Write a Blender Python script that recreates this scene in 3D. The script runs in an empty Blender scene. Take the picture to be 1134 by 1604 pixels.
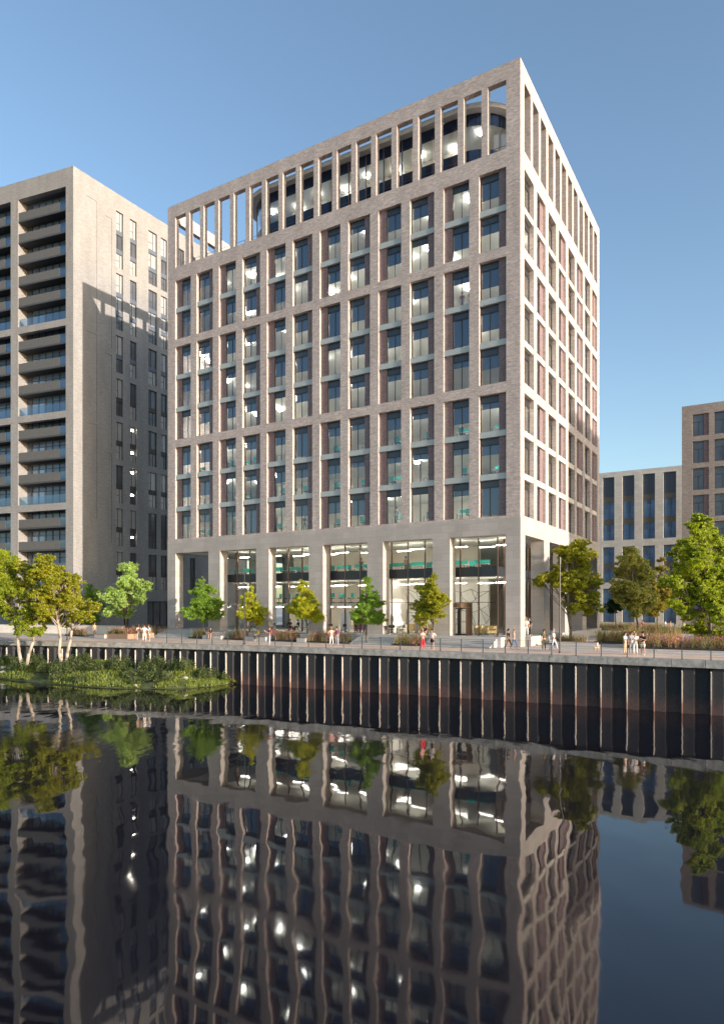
import bpy, bmesh, math, random
from mathutils import Vector, Matrix
R = math.radians
rnd = random.Random(11)
scene = bpy.context.scene
col = scene.collection

# ------------------------------------------------------------------ camera, sky, sun
ZC = 6.84            # eye height above the water
ZQ = 3.44            # quay level above the water
F = 1064.0           # focal length in photo pixels (photo 1134 x 1604)
cam = bpy.data.objects.new('camera', bpy.data.cameras.new('camera'))
col.objects.link(cam)
cam.location = (0, 0, ZC)
cam.rotation_euler = (R(90), 0, 0)
cam.data.sensor_fit = 'HORIZONTAL'
cam.data.sensor_width = 36
cam.data.lens = 36 * F / 1134
cam.data.shift_y = (950 - 802) / 1134
cam.data.clip_end = 5000
scene.camera = cam

SUN_AZ = -38.0       # degrees from +X, anticlockwise
SUN_EL = 9.5
world = bpy.data.worlds.new('World')
scene.world = world
world.use_nodes = True
wn = world.node_tree
bg = wn.nodes['Background']
sky = wn.nodes.new('ShaderNodeTexSky')
sky.sky_type = 'NISHITA'
sky.sun_disc = False
sky.sun_elevation = R(SUN_EL)
sky.sun_rotation = R(90 - SUN_AZ)
sky.altitude = 0
sky.air_density = 1.0
sky.dust_density = 1.2
sky.ozone_density = 1.8
wn.links.new(sky.outputs['Color'], bg.inputs['Color'])
bg.inputs['Strength'].default_value = 0.13
sl = bpy.data.lights.new('sun', 'SUN')
sl.energy = 2.65
sl.angle = R(0.5)
sl.color = (1.0, 0.88, 0.765)
so = bpy.data.objects.new('sun', sl)
col.objects.link(so)
sv = Vector((math.cos(R(SUN_AZ)) * math.cos(R(SUN_EL)), math.sin(R(SUN_AZ)) * math.cos(R(SUN_EL)), math.sin(R(SUN_EL))))
so.rotation_euler = sv.to_track_quat('Z', 'Y').to_euler()
so.location = (60, -40, 60)
scene.view_settings.view_transform = 'Standard'
scene.view_settings.look = 'None'
scene.view_settings.exposure = 1.35
scene.view_settings.gamma = 1

# ------------------------------------------------------------------ helpers
def at(px, py, D):
    return Vector(((px - 567) / F * D, D, ZC - (py - 950) / F * D))
def onz(px, D, z):
    return Vector(((px - 567) / F * D, D, z))
UX = Vector((0.856, -0.517, 0)).normalized()
VY = Vector((0.517, 0.856, 0)).normalized()
ROT = math.atan2(-0.517, 0.856)

def tag(o, label=None, cat=None, group=None, kind=None):
    if label: o['label'] = label
    if cat: o['category'] = cat
    if group: o['group'] = group
    if kind: o['kind'] = kind
    return o
def empty(name, loc, rz=0.0):
    o = bpy.data.objects.new(name, None)
    o.empty_display_size = 0.3
    o.location = loc
    o.rotation_euler = (0, 0, rz)
    col.objects.link(o)
    return o
def link_obj(name, me, parent=None, loc=None):
    o = bpy.data.objects.new(name, me)
    if parent: o.parent = parent
    if loc is not None: o.location = loc
    col.objects.link(o)
    return o
def children(o): return [c for c in bpy.data.objects if c.parent == o]
KIDS = {}
def copy_tree(o, parent=None):
    c = o.copy()
    col.objects.link(c)
    if parent: c.parent = parent
    for ch in KIDS.setdefault(o.name, None) or [x for x in col.objects if x.parent == o]:
        copy_tree(ch, c)
    return c

class MB:
    def __init__(s, M=None):
        s.v = []; s.f = []; s.m = []; s.M = M; s.mi = 0
    def add(s, vs, fs):
        b = len(s.v)
        if s.M is not None: vs = [s.M @ Vector(p) for p in vs]
        s.v += [tuple(p) for p in vs]
        for f in fs:
            s.f.append(tuple(b + i for i in f)); s.m.append(s.mi)
    def box(s, x0, x1, y0, y1, z0, z1):
        s.add([(x0,y0,z0),(x1,y0,z0),(x1,y1,z0),(x0,y1,z0),(x0,y0,z1),(x1,y0,z1),(x1,y1,z1),(x0,y1,z1)],
              [(0,3,2,1),(4,5,6,7),(0,1,5,4),(1,2,6,5),(2,3,7,6),(3,0,4,7)])
        return s
    def quad(s, a, b, c, d): s.add([a, b, c, d], [(0,1,2,3)]); return s
    def tube(s, p0, p1, r0, r1=None, n=8, cap=True):
        p0 = Vector(p0); p1 = Vector(p1); r1 = r0 if r1 is None else r1
        d = (p1 - p0)
        if d.length < 1e-6: return s
        d.normalize()
        a = d.cross(Vector((0,0,1)) if abs(d.z) < .9 else Vector((1,0,0))).normalized(); b = d.cross(a)
        vs = []
        for p, r in ((p0, r0), (p1, r1)):
            for i in range(n):
                t = 2*math.pi*i/n
                vs.append(p + a*math.cos(t)*r + b*math.sin(t)*r)
        fs = [(i, (i+1)%n, n+(i+1)%n, n+i) for i in range(n)]
        if cap: fs += [tuple(range(n))[::-1], tuple(range(n, 2*n))]
        s.add(vs, fs); return s
    def path(s, pts, rs, n=7):
        for i in range(len(pts)-1): s.tube(pts[i], pts[i+1], rs[i], rs[i+1], n)
        return s
    def prism(s, poly, z0, z1):
        n = len(poly)
        s.add([(x,y,z0) for x,y in poly] + [(x,y,z1) for x,y in poly],
              [tuple(range(n))[::-1], tuple(range(n,2*n))] + [(i,(i+1)%n,n+(i+1)%n,n+i) for i in range(n)])
        return s
    def wall(s, u0, u1, z0, z1, d0, d1, holes, axis='x'):
        """slab u0..u1 x z0..z1 of thickness d0..d1 with rectangular holes, as one closed shell"""
        us = sorted({u0, u1} | {min(max(h[i], u0), u1) for h in holes for i in (0, 1)})
        zs = sorted({z0, z1} | {min(max(h[i], z0), z1) for h in holes for i in (2, 3)})
        nu, nz = len(us)-1, len(zs)-1
        sol = [[True]*nz for _ in range(nu)]
        for i in range(nu):
            for j in range(nz):
                cu = (us[i]+us[i+1])/2; cz = (zs[j]+zs[j+1])/2
                if any(h[0] < cu < h[1] and h[2] < cz < h[3] for h in holes): sol[i][j] = False
        P = (lambda u, d, z: (u, d, z)) if axis == 'x' else (lambda u, d, z: (d, u, z))
        S = lambda i, j: 0 <= i < nu and 0 <= j < nz and sol[i][j]
        for i in range(nu):
            for j in range(nz):
                if not sol[i][j]: continue
                a, b, c, e = us[i], us[i+1], zs[j], zs[j+1]
                s.quad(P(a,d0,c), P(b,d0,c), P(b,d0,e), P(a,d0,e))
                s.quad(P(a,d1,c), P(a,d1,e), P(b,d1,e), P(b,d1,c))
                if not S(i-1, j): s.quad(P(a,d0,c), P(a,d0,e), P(a,d1,e), P(a,d1,c))
                if not S(i+1, j): s.quad(P(b,d0,c), P(b,d1,c), P(b,d1,e), P(b,d0,e))
                if not S(i, j-1): s.quad(P(a,d0,c), P(a,d1,c), P(b,d1,c), P(b,d0,c))
                if not S(i, j+1): s.quad(P(a,d0,e), P(b,d0,e), P(b,d1,e), P(a,d1,e))
        return s
    def mesh(s, name, mats, fix=True, smooth=False):
        me = bpy.data.meshes.new(name)
        me.from_pydata(s.v, [], s.f)
        for m in (mats if isinstance(mats, (list, tuple)) else [mats]): me.materials.append(m)
        if any(s.m): me.polygons.foreach_set('material_index', s.m)
        if fix:
            b = bmesh.new(); b.from_mesh(me)
            bmesh.ops.remove_doubles(b, verts=b.verts, dist=1e-5)
            bmesh.ops.recalc_face_normals(b, faces=b.faces)
            b.to_mesh(me); b.free()
        if smooth: me.polygons.foreach_set('use_smooth', [True]*len(me.polygons))
        me.update()
        return me
    def build(s, name, mats, parent=None, loc=None, fix=True, smooth=False):
        return link_obj(name, s.mesh(name, mats, fix, smooth), parent, loc)

# ------------------------------------------------------------------ materials
def newmat(name):
    m = bpy.data.materials.new(name); m.use_nodes = True
    nt = m.node_tree; b = nt.nodes['Principled BSDF']
    return m, nt, b
def N(nt, t, **kw):
    n = nt.nodes.new(t)
    for k, v in kw.items():
        if k in n.inputs: n.inputs[k].default_value = v
        else: setattr(n, k, v)
    return n
def vary(c, f): return tuple(min(1, x*f) for x in c[:3]) + (1,)
def plain(name, c, rough=.6, metal=0, noise=.15, scale=3.0, bump=0.0, stretch=(1,1,1)):
    m, nt, b = newmat(name)
    tc = N(nt, 'ShaderNodeTexCoord'); mp = N(nt, 'ShaderNodeMapping'); mp.inputs['Scale'].default_value = stretch
    nt.links.new(tc.outputs['Object'], mp.inputs[0])
    nz = N(nt, 'ShaderNodeTexNoise', Scale=scale, Detail=6.0, Roughness=.6)
    nt.links.new(mp.outputs[0], nz.inputs['Vector'])
    rp = N(nt, 'ShaderNodeValToRGB')
    rp.color_ramp.elements[0].position = .3; rp.color_ramp.elements[1].position = .7
    rp.color_ramp.elements[0].color = vary(c, 1-noise); rp.color_ramp.elements[1].color = vary(c, 1+noise)
    nt.links.new(nz.outputs['Fac'], rp.inputs[0]); nt.links.new(rp.outputs[0], b.inputs['Base Color'])
    b.inputs['Roughness'].default_value = rough; b.inputs['Metallic'].default_value = metal
    if bump:
        bp = N(nt, 'ShaderNodeBump', Strength=1.0, Distance=bump)
        nt.links.new(nz.outputs['Fac'], bp.inputs['Height']); nt.links.new(bp.outputs[0], b.inputs['Normal'])
    return m
def masonry(name, c1, c2, mortar, bw=.225, bh=.075, ms=.008, rough=.85, streak=.2, bump=.004, big=.12, warp=False):
    """bricks or stone blocks laid along (x+y, z) of the object"""
    m, nt, b = newmat(name); L = nt.links.new
    tc = N(nt, 'ShaderNodeTexCoord'); sp = N(nt, 'ShaderNodeSeparateXYZ'); L(tc.outputs['Object'], sp.inputs[0])
    ad = N(nt, 'ShaderNodeMath', operation='ADD'); L(sp.outputs[0], ad.inputs[0]); L(sp.outputs[1], ad.inputs[1])
    cb = N(nt, 'ShaderNodeCombineXYZ'); L(ad.outputs[0], cb.inputs[0]); L(sp.outputs[2], cb.inputs[1])
    br = N(nt, 'ShaderNodeTexBrick', Scale=1.0)
    br.inputs['Color1'].default_value = c1 + (1,); br.inputs['Color2'].default_value = c2 + (1,); br.inputs['Mortar'].default_value = mortar + (1,)
    br.inputs['Mortar Size'].default_value = ms; br.inputs['Brick Width'].default_value = bw; br.inputs['Row Height'].default_value = bh
    br.inputs['Mortar Smooth'].default_value = .3
    L(cb.outputs[0], br.inputs['Vector'])
    mp = N(nt, 'ShaderNodeMapping'); mp.inputs['Scale'].default_value = (1.3, 5.5, 1); L(cb.outputs[0], mp.inputs[0])
    n1 = N(nt, 'ShaderNodeTexNoise', Scale=1.0, Detail=5.0, Roughness=.75); L(mp.outputs[0], n1.inputs['Vector'])
    r1 = N(nt, 'ShaderNodeMapRange'); r1.inputs['From Min'].default_value = .3; r1.inputs['From Max'].default_value = .7
    r1.inputs['To Min'].default_value = 1-streak; r1.inputs['To Max'].default_value = 1+streak; L(n1.outputs['Fac'], r1.inputs['Value'])
    mq = N(nt, 'ShaderNodeMapping'); mq.inputs['Scale'].default_value = (1, .22, 1); L(cb.outputs[0], mq.inputs[0])
    n2 = N(nt, 'ShaderNodeTexNoise', Scale=.7, Detail=5.0); L(mq.outputs[0], n2.inputs['Vector'])
    r2 = N(nt, 'ShaderNodeMapRange'); r2.inputs['From Min'].default_value = .35; r2.inputs['From Max'].default_value = .65
    r2.inputs['To Min'].default_value = 1-big; r2.inputs['To Max'].default_value = 1+big; L(n2.outputs['Fac'], r2.inputs['Value'])
    mu = N(nt, 'ShaderNodeMath', operation='MULTIPLY'); L(r1.outputs[0], mu.inputs[0]); L(r2.outputs[0], mu.inputs[1])
    vm = N(nt, 'ShaderNodeVectorMath', operation='SCALE'); L(br.outputs['Color'], vm.inputs[0]); L(mu.outputs[0], vm.inputs['Scale'])
    L(vm.outputs[0], b.inputs['Base Color']); b.inputs['Roughness'].default_value = rough
    if bump:
        h = N(nt, 'ShaderNodeMath', operation='MULTIPLY_ADD'); L(br.outputs['Fac'], h.inputs[0]); h.inputs[1].default_value = -1.0; L(n1.outputs['Fac'], h.inputs[2])
        bp = N(nt, 'ShaderNodeBump', Strength=1.0, Distance=bump); L(h.outputs[0], bp.inputs['Height']); L(bp.outputs[0], b.inputs['Normal'])
    return m
def glassmat(name, tint=(.75,.8,.82), refl=1.0, rough=.0, ior=1.55, gcol=(1,1,1)):
    m = bpy.data.materials.new(name); m.use_nodes = True; nt = m.node_tree
    nt.nodes.remove(nt.nodes['Principled BSDF']); out = nt.nodes['Material Output']
    tr = N(nt, 'ShaderNodeBsdfTransparent'); tr.inputs[0].default_value = tint + (1,)
    gl = N(nt, 'ShaderNodeBsdfGlossy'); gl.inputs['Roughness'].default_value = rough; gl.inputs['Color'].default_value = gcol + (1,)
    fr = N(nt, 'ShaderNodeFresnel', IOR=ior)
    # keep the pane mirroring from both of its sides
    geo = N(nt, 'ShaderNodeNewGeometry')
    iorm = N(nt, 'ShaderNodeMix'); iorm.data_type = 'FLOAT'; iorm.inputs[2].default_value = ior; iorm.inputs[3].default_value = 1/ior
    nt.links.new(geo.outputs['Backfacing'], iorm.inputs[0]); nt.links.new(iorm.outputs[0], fr.inputs['IOR'])
    ml = N(nt, 'ShaderNodeMath', operation='MULTIPLY'); ml.use_clamp = True; ml.inputs[1].default_value = refl
    mx = N(nt, 'ShaderNodeMixShader')
    nt.links.new(fr.outputs[0], ml.inputs[0]); nt.links.new(ml.outputs[0], mx.inputs[0])
    nt.links.new(tr.outputs[0], mx.inputs[1]); nt.links.new(gl.outputs[0], mx.inputs[2]); nt.links.new(mx.outputs[0], out.inputs[0])
    return m
def emit(name, c, s):
    m = bpy.data.materials.new(name); m.use_nodes = True; nt = m.node_tree
    b = nt.nodes['Principled BSDF']; b.inputs['Base Color'].default_value = (.8,.8,.8,1)
    b.inputs['Emission Color'].default_value = c + (1,); b.inputs['Emission Strength'].default_value = s
    return m
def leafmat(name, c, var=.45):
    m, nt, b = newmat(name); L = nt.links.new
    gi = N(nt, 'ShaderNodeNewGeometry')
    tc = N(nt, 'ShaderNodeTexCoord')
    nz = N(nt, 'ShaderNodeTexNoise', Scale=1.1, Detail=3.0); L(tc.outputs['Object'], nz.inputs['Vector'])
    ri = N(nt, 'ShaderNodeMath', operation='MULTIPLY_ADD'); L(gi.outputs['Random Per Island'], ri.inputs[0]); ri.inputs[1].default_value = .5
    L(nz.outputs['Fac'], ri.inputs[2])
    rp = N(nt, 'ShaderNodeValToRGB'); e = rp.color_ramp.elements
    e[0].position = .35; e[1].position = .95
    e[0].color = (c[0]*(1-var)*.8, c[1]*(1-var), c[2]*(1-var), 1); e[1].color = (c[0]*(1+var), c[1]*(1+var*.8), c[2]*(1+var), 1)
    L(ri.outputs[0], rp.inputs[0]); L(rp.outputs[0], b.inputs['Base Color'])
    b.inputs['Roughness'].default_value = .42
    tl = N(nt, 'ShaderNodeBsdfTranslucent')
    vm = N(nt, 'ShaderNodeVectorMath', operation='MULTIPLY'); vm.inputs[1].default_value = (1.5, 1.45, .7); L(rp.outputs[0], vm.inputs[0]); L(vm.outputs[0], tl.inputs[0])
    mx = N(nt, 'ShaderNodeMixShader'); mx.inputs[0].default_value = .5
    L(b.outputs[0], mx.inputs[1]); L(tl.outputs[0], mx.inputs[2]); L(mx.outputs[0], nt.nodes['Material Output'].inputs[0])
    return m

M = {}
M['brick'] = masonry('buff_brick', (.43,.35,.31), (.62,.52,.47), (.53,.46,.42), streak=.24, big=.09)
M['towerbrick'] = masonry('grey_buff_brick', (.265,.252,.238), (.33,.315,.30), (.28,.27,.26), streak=.16, big=.08)
M['brownbrick'] = masonry('brown_brick', (.27,.22,.19), (.38,.32,.27), (.32,.28,.25), streak=.22, big=.05)
M['purple'] = masonry('plum_brick', (.20,.14,.14), (.29,.205,.20), (.23,.17,.17), streak=.2, big=.04)
M['stone'] = masonry('limestone_blocks', (.44,.39,.35), (.51,.455,.41), (.37,.335,.305), bw=1.3, bh=.62, ms=.012, streak=.07, big=.06, bump=.002)
M['palestone'] = masonry('pale_limestone', (.62,.57,.49), (.70,.65,.56), (.5,.46,.4), bw=1.1, bh=.55, ms=.012, streak=.07, big=.05, bump=.002)
M['spandrel'] = plain('pale_green_spandrel', (.44,.48,.465), .5, noise=.06)
M['frame'] = plain('dark_bronze_frame', (.035,.034,.036), .4, noise=.1)
M['frame_grey'] = plain('dark_grey_metal', (.07,.075,.085), .45, noise=.1)
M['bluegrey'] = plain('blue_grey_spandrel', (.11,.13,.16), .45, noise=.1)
M['blind'] = plain('navy_blind', (.07,.115,.19), .8, noise=.08)
M['blindpale'] = plain('pale_blind', (.55,.54,.50), .8, noise=.06)
M['glass'] = glassmat('clear_glass', (.86,.92,.95), 2.5, ior=1.5)
M['lobbyglass'] = glassmat('lobby_glass', (.9,.93,.93), 1.0, ior=1.5)
M['balglass'] = glassmat('balustrade_glass', (.7,.8,.88), 1.6, ior=1.5)
M['white'] = plain('white_plaster', (.80,.78,.74), .8, noise=.03)
M['ceiling'] = plain('pale_ceiling', (.80,.79,.72), .9, noise=.04, scale=.8)
M['interior'] = plain('office_wall', (.70,.64,.55), .9, noise=.06, scale=.5)
M['carpet'] = plain('carpet', (.34,.32,.29), .95, noise=.1)
M['lamp'] = emit('office_lamp', (1.0,.94,.84), 27)
M['linlamp'] = emit('linear_lamp', (1.0,.91,.78), 18)
M['darkband'] = plain('dark_metal_fascia', (.03,.035,.045), .35, noise=.1)
M['bronze'] = plain('bronze_metal', (.20,.13,.10), .3, metal=.7, noise=.1)
M['teal'] = plain('teal_fabric', (.02,.42,.36), .7, noise=.08)
M['blackmetal'] = plain('black_metal', (.02,.02,.022), .4, noise=.1)
M['beige'] = plain('beige_upholstery', (.62,.45,.20), .8, noise=.08)
M['wood'] = plain('timber_slats', (.36,.23,.15), .6, noise=.25, scale=6, stretch=(1,1,8))
M['paving'] = masonry('beige_paving', (.50,.40,.32), (.58,.47,.38), (.36,.30,.25), bw=.6, bh=.3, ms=.01, streak=.1, big=.1, bump=.001)
M['step'] = plain('grey_stone_steps', (.50,.47,.44), .8, noise=.08, scale=2)
M['coping'] = plain('concrete_coping', (.34,.325,.30), .85, noise=.38, scale=2.6, bump=.02)
M['soil'] = plain('soil', (.05,.04,.03), .95, noise=.3)
M['bark'] = plain('bark', (.17,.14,.11), .9, noise=.3, scale=8, bump=.02, stretch=(1,1,.3))
M['palebark'] = plain('pale_bark', (.42,.35,.28), .9, noise=.3, scale=6, bump=.02, stretch=(1,1,.3))
M['flat'] = plain('roof_membrane', (.35,.34,.33), .9, noise=.1)
# paving lies flat: map it by (x, y)
def ground_mat(name, c1, c2, mortar, bw, bh):
    m, nt, b = newmat(name); L = nt.links.new
    tc = N(nt, 'ShaderNodeTexCoord'); mp = N(nt, 'ShaderNodeMapping'); mp.inputs['Rotation'].default_value = (0, 0, -ROT); L(tc.outputs['Object'], mp.inputs[0])
    br = N(nt, 'ShaderNodeTexBrick', Scale=1.0)
    br.inputs['Color1'].default_value = c1+(1,); br.inputs['Color2'].default_value = c2+(1,); br.inputs['Mortar'].default_value = mortar+(1,)
    br.inputs['Mortar Size'].default_value = .01; br.inputs['Brick Width'].default_value = bw; br.inputs['Row Height'].default_value = bh
    L(mp.outputs[0], br.inputs['Vector'])
    nz = N(nt, 'ShaderNodeTexNoise', Scale=.5, Detail=5.0); L(tc.outputs['Object'], nz.inputs['Vector'])
    r = N(nt, 'ShaderNodeMapRange'); r.inputs['From Min'].default_value=.3; r.inputs['From Max'].default_value=.7; r.inputs['To Min'].default_value=.85; r.inputs['To Max'].default_value=1.15
    L(nz.outputs['Fac'], r.inputs['Value'])
    vm = N(nt, 'ShaderNodeVectorMath', operation='SCALE'); L(br.outputs['Color'], vm.inputs[0]); L(r.outputs[0], vm.inputs['Scale'])
    L(vm.outputs[0], b.inputs['Base Color']); b.inputs['Roughness'].default_value = .8
    return m
M['promenade'] = ground_mat('buff_paving', (.72,.51,.37), (.80,.58,.43), (.56,.41,.31), .6, .2)
M['plaza'] = ground_mat('pale_paving', (.58,.50,.43), (.66,.58,.50), (.45,.39,.34), .9, .45)
# sheet pile wall: dark coat, rust-red tide zone near the waterline
def pile_mat(name, c, tide):
    m, nt, b = newmat(name); L = nt.links.new
    tc = N(nt, 'ShaderNodeTexCoord'); sp = N(nt, 'ShaderNodeSeparateXYZ'); L(tc.outputs['Object'], sp.inputs[0])
    nz = N(nt, 'ShaderNodeTexNoise', Scale=2.2, Detail=8.0, Roughness=.7); L(tc.outputs['Object'], nz.inputs['Vector'])
    a = N(nt, 'ShaderNodeMath', operation='MULTIPLY_ADD'); L(nz.outputs['Fac'], a.inputs[0]); a.inputs[1].default_value = -2.2; L(sp.outputs[2], a.inputs[2])
    r = N(nt, 'ShaderNodeMapRange'); r.inputs['From Min'].default_value = -.75; r.inputs['From Max'].default_value = .12; r.inputs['To Min'].default_value = 1; r.inputs['To Max'].default_value = 0
    L(a.outputs[0], r.inputs['Value'])
    m1 = N(nt, 'ShaderNodeMix'); m1.data_type='RGBA'; L(r.outputs[0], m1.inputs[0]); m1.inputs[6].default_value = c+(1,); m1.inputs[7].default_value = tide+(1,)
    n2 = N(nt, 'ShaderNodeTexNoise', Scale=9.0, Detail=6.0, Roughness=.8); L(tc.outputs['Object'], n2.inputs['Vector'])
    r2 = N(nt, 'ShaderNodeMapRange'); r2.inputs['From Min'].default_value=.3; r2.inputs['From Max'].default_value=.7; r2.inputs['To Min'].default_value=.55; r2.inputs['To Max'].default_value=1.5
    L(n2.outputs['Fac'], r2.inputs['Value'])
    vm = N(nt, 'ShaderNodeVectorMath', operation='SCALE'); L(m1.outputs[2], vm.inputs[0]); L(r2.outputs[0], vm.inputs['Scale'])
    L(vm.outputs[0], b.inputs['Base Color']); b.inputs['Roughness'].default_value = .75
    bp = N(nt, 'ShaderNodeBump', Strength=.6, Distance=.02); L(n2.outputs['Fac'], bp.inputs['Height']); L(bp.outputs[0], b.inputs['Normal'])
    return m
M['pile'] = pile_mat('dark_sheet_pile', (.026,.027,.031), (.075,.046,.042))
M['pilesunlit'] = pile_mat('painted_sunlit_pile', (.60,.52,.44), (.30,.17,.13))  # same piles, with sunlight on the returns put into the colour

# ------------------------------------------------------------------ the setting
QUAY = [(-160,112), (-95,88), (-62,75.8), (-36.4,68.3), (-17.4,62.4), (-.36,54.4), (12.7,47.8), (22.5,42.3), (42,31.5), (80,10.2), (150,-29)]
def smooth_poly(P, n=8):
    out = []
    for i in range(len(P)-1):
        p0 = Vector(P[max(i-1,0)]); p1 = Vector(P[i]); p2 = Vector(P[i+1]); p3 = Vector(P[min(i+2,len(P)-1)])
        for k in range(n):
            t = k/n
            out.append(.5*((2*p1)+(-p0+p2)*t+(2*p0-5*p1+4*p2-p3)*t*t+(-p0+3*p1-3*p2+p3)*t**3))
    out.append(Vector(P[-1])); return out
QL = smooth_poly(QUAY)
QS = [0.0]
for i in range(1, len(QL)): QS.append(QS[-1] + (QL[i]-QL[i-1]).length)
def qat(s):
    for i in range(1, len(QL)):
        if QS[i] >= s or i == len(QL)-1:
            t = (s-QS[i-1])/(QS[i]-QS[i-1]); d = (QL[i]-QL[i-1]).normalized()
            return QL[i-1].lerp(QL[i], t), d, Vector((-d.y, d.x))    # point, along, inland normal
def qs_of_px(px):
    best = None; s = 0
    while s < QS[-1]:
        p = qat(s)[0]
        if p.y > 5:
            e = abs(567 + F*p.x/p.y - px)
            if best is None or e < best[0]: best = (e, s)
        s += .1
    return best[1]

def quayoff(off, z):
    r = []
    for i, p in enumerate(QL):
        d = (QL[min(i+1,len(QL)-1)] - QL[max(i-1,0)]).normalized(); n = Vector((-d.y, d.x))
        r.append((p.x+n.x*off, p.y+n.y*off, z))
    return r
# ground: one sheet from the quay to the horizon
a = quayoff(.45, ZQ-.02)
g = MB(); far = [(x*1.0 + (x-0)*14, 2400, ZQ-.02) for x, y, z in a]
for i in range(len(a)-1): g.quad(a[i], a[i+1], far[i+1], far[i])
o = g.build('ground', M['plaza'], fix=False); tag(o, kind='structure')
a = quayoff(.45, ZQ-.012); b_ = quayoff(4.6, ZQ-.012)
g = MB()
for i in range(len(a)-1): g.quad(a[i], a[i+1], b_[i+1], b_[i])
o = g.build('promenade', M['promenade'], fix=False); tag(o, kind='structure')

# water
def water_mat():
    m, nt, b = newmat('river_water'); L = nt.links.new
    b.inputs['Base Color'].default_value = (.011,.010,.014,1); b.inputs['IOR'].default_value = 1.5
    b.inputs['Specular IOR Level'].default_value = .5
    tc = N(nt, 'ShaderNodeTexCoord')
    mp = N(nt, 'ShaderNodeMapping'); mp.inputs['Scale'].default_value = (1.0, .55, 1); mp.inputs['Rotation'].default_value = (0,0,R(25)); L(tc.outputs['Object'], mp.inputs[0])
    n1 = N(nt, 'ShaderNodeTexNoise', Scale=.42, Detail=2.0, Roughness=.45); L(mp.outputs[0], n1.inputs['Vector'])
    n2 = N(nt, 'ShaderNodeTexNoise', Scale=2.4, Detail=3.0, Roughness=.5); L(mp.outputs[0], n2.inputs['Vector'])
    pn = N(nt, 'ShaderNodeTexNoise', Scale=.06, Detail=3.0); 
    mp2 = N(nt, 'ShaderNodeMapping'); mp2.inputs['Scale'].default_value = (.5, 1.8, 1); L(tc.outputs['Object'], mp2.inputs[0]); L(mp2.outputs[0], pn.inputs['Vector'])
    pr = N(nt, 'ShaderNodeMapRange'); pr.inputs['From Min'].default_value=.46; pr.inputs['From Max'].default_value=.58; pr.inputs['To Min'].default_value=.05; pr.inputs['To Max'].default_value=1
    L(pn.outputs['Fac'], pr.inputs['Value'])
    h2 = N(nt, 'ShaderNodeMath', operation='MULTIPLY'); L(n2.outputs['Fac'], h2.inputs[0])
    sy = N(nt, 'ShaderNodeSeparateXYZ'); L(tc.outputs['Object'], sy.inputs[0])
    wb = N(nt, 'ShaderNodeMapRange'); wb.interpolation_type = 'SMOOTHSTEP'; wb.inputs['From Min'].default_value = 21; wb.inputs['From Max'].default_value = 36; wb.inputs['To Min'].default_value = .12; wb.inputs['To Max'].default_value = 1; L(sy.outputs[1], wb.inputs['Value'])
    wm_ = N(nt, 'ShaderNodeMath', operation='MULTIPLY'); L(pr.outputs[0], wm_.inputs[0]); L(wb.outputs[0], wm_.inputs[1]); L(wm_.outputs[0], h2.inputs[1])
    h3 = N(nt, 'ShaderNodeMath', operation='MULTIPLY_ADD'); L(h2.outputs[0], h3.inputs[0]); h3.inputs[1].default_value = .30; L(n1.outputs['Fac'], h3.inputs[2])
    bp = N(nt, 'ShaderNodeBump', Strength=1.0, Distance=.026); L(h3.outputs[0], bp.inputs['Height']); L(bp.outputs[0], b.inputs['Normal'])
    rr = N(nt, 'ShaderNodeMapRange'); rr.inputs['To Min'].default_value=.02; rr.inputs['To Max'].default_value=.05; L(pr.outputs[0], rr.inputs['Value']); L(rr.outputs[0], b.inputs['Roughness'])
    return m
M['water'] = water_mat()
w = MB().quad((-900,-900,0), (900,-900,0), (900,200,0), (-900,200,0))
tag(w.build('water', M['water'], fix=False), kind='structure')

# ------------------------------------------------------------------ quay wall: sheet piles under a concrete coping
qw = empty('quay_wall', (0, 60, 0)); tag(qw, 'dark sheet pile river wall with pile edges coloured sunlit under a grey concrete coping', 'river wall')
PITCH = 1.66
S0 = qs_of_px(688)
s_lo, s_hi = S0 - 62*PITCH, S0 + 30*PITCH
mp_, me_ = MB(Matrix.Translation((0,-60,0))), MB(Matrix.Translation((0,-60,0)))
kk = -62
def q3(s, off, z):
    p, d, n = qat(s); return (p.x+n.x*off, p.y+n.y*off, z)
# one pile pan: outer flange (0..0.62) then inclined web, inner flange, sharp return
prof = [(0.0,.02), (.66,.02), (.80,.30), (1.50,.30)]
ZT = 2.95
while kk < 30:
    s = S0 + kk*PITCH + .05
    pr = [(s+u, o) for u, o in prof]
    for (u0,o0),(u1,o1) in zip(pr, pr[1:]):
        mp_.quad(q3(u0,o0,-1.2), q3(u1,o1,-1.2), q3(u1,o1,ZT), q3(u0,o0,ZT))
    # the return nib: stands proud, coloured pale to imitate sun on the pile return
    e0, e1 = s+1.50, s+PITCH
    mp_.quad(q3(e0,.30,-1.2), q3(e1-.05,.02,-1.2), q3(e1-.05,.02,ZT), q3(e0,.30,ZT))
    zt = ZT-.30
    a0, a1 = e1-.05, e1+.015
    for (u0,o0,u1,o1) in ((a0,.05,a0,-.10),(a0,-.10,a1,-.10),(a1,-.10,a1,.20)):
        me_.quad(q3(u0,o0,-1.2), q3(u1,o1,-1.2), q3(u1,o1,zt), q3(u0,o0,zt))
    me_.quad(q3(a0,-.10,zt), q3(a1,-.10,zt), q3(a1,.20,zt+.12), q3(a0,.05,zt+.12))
    kk += 1
mp_.build('piling', M['pile'], qw, fix=False)
me_.build('sunlit_pile_edge', M['pilesunlit'], qw, fix=False)
cp = MB(Matrix.Translation((0,-60,0)))
s = s_lo
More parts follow.
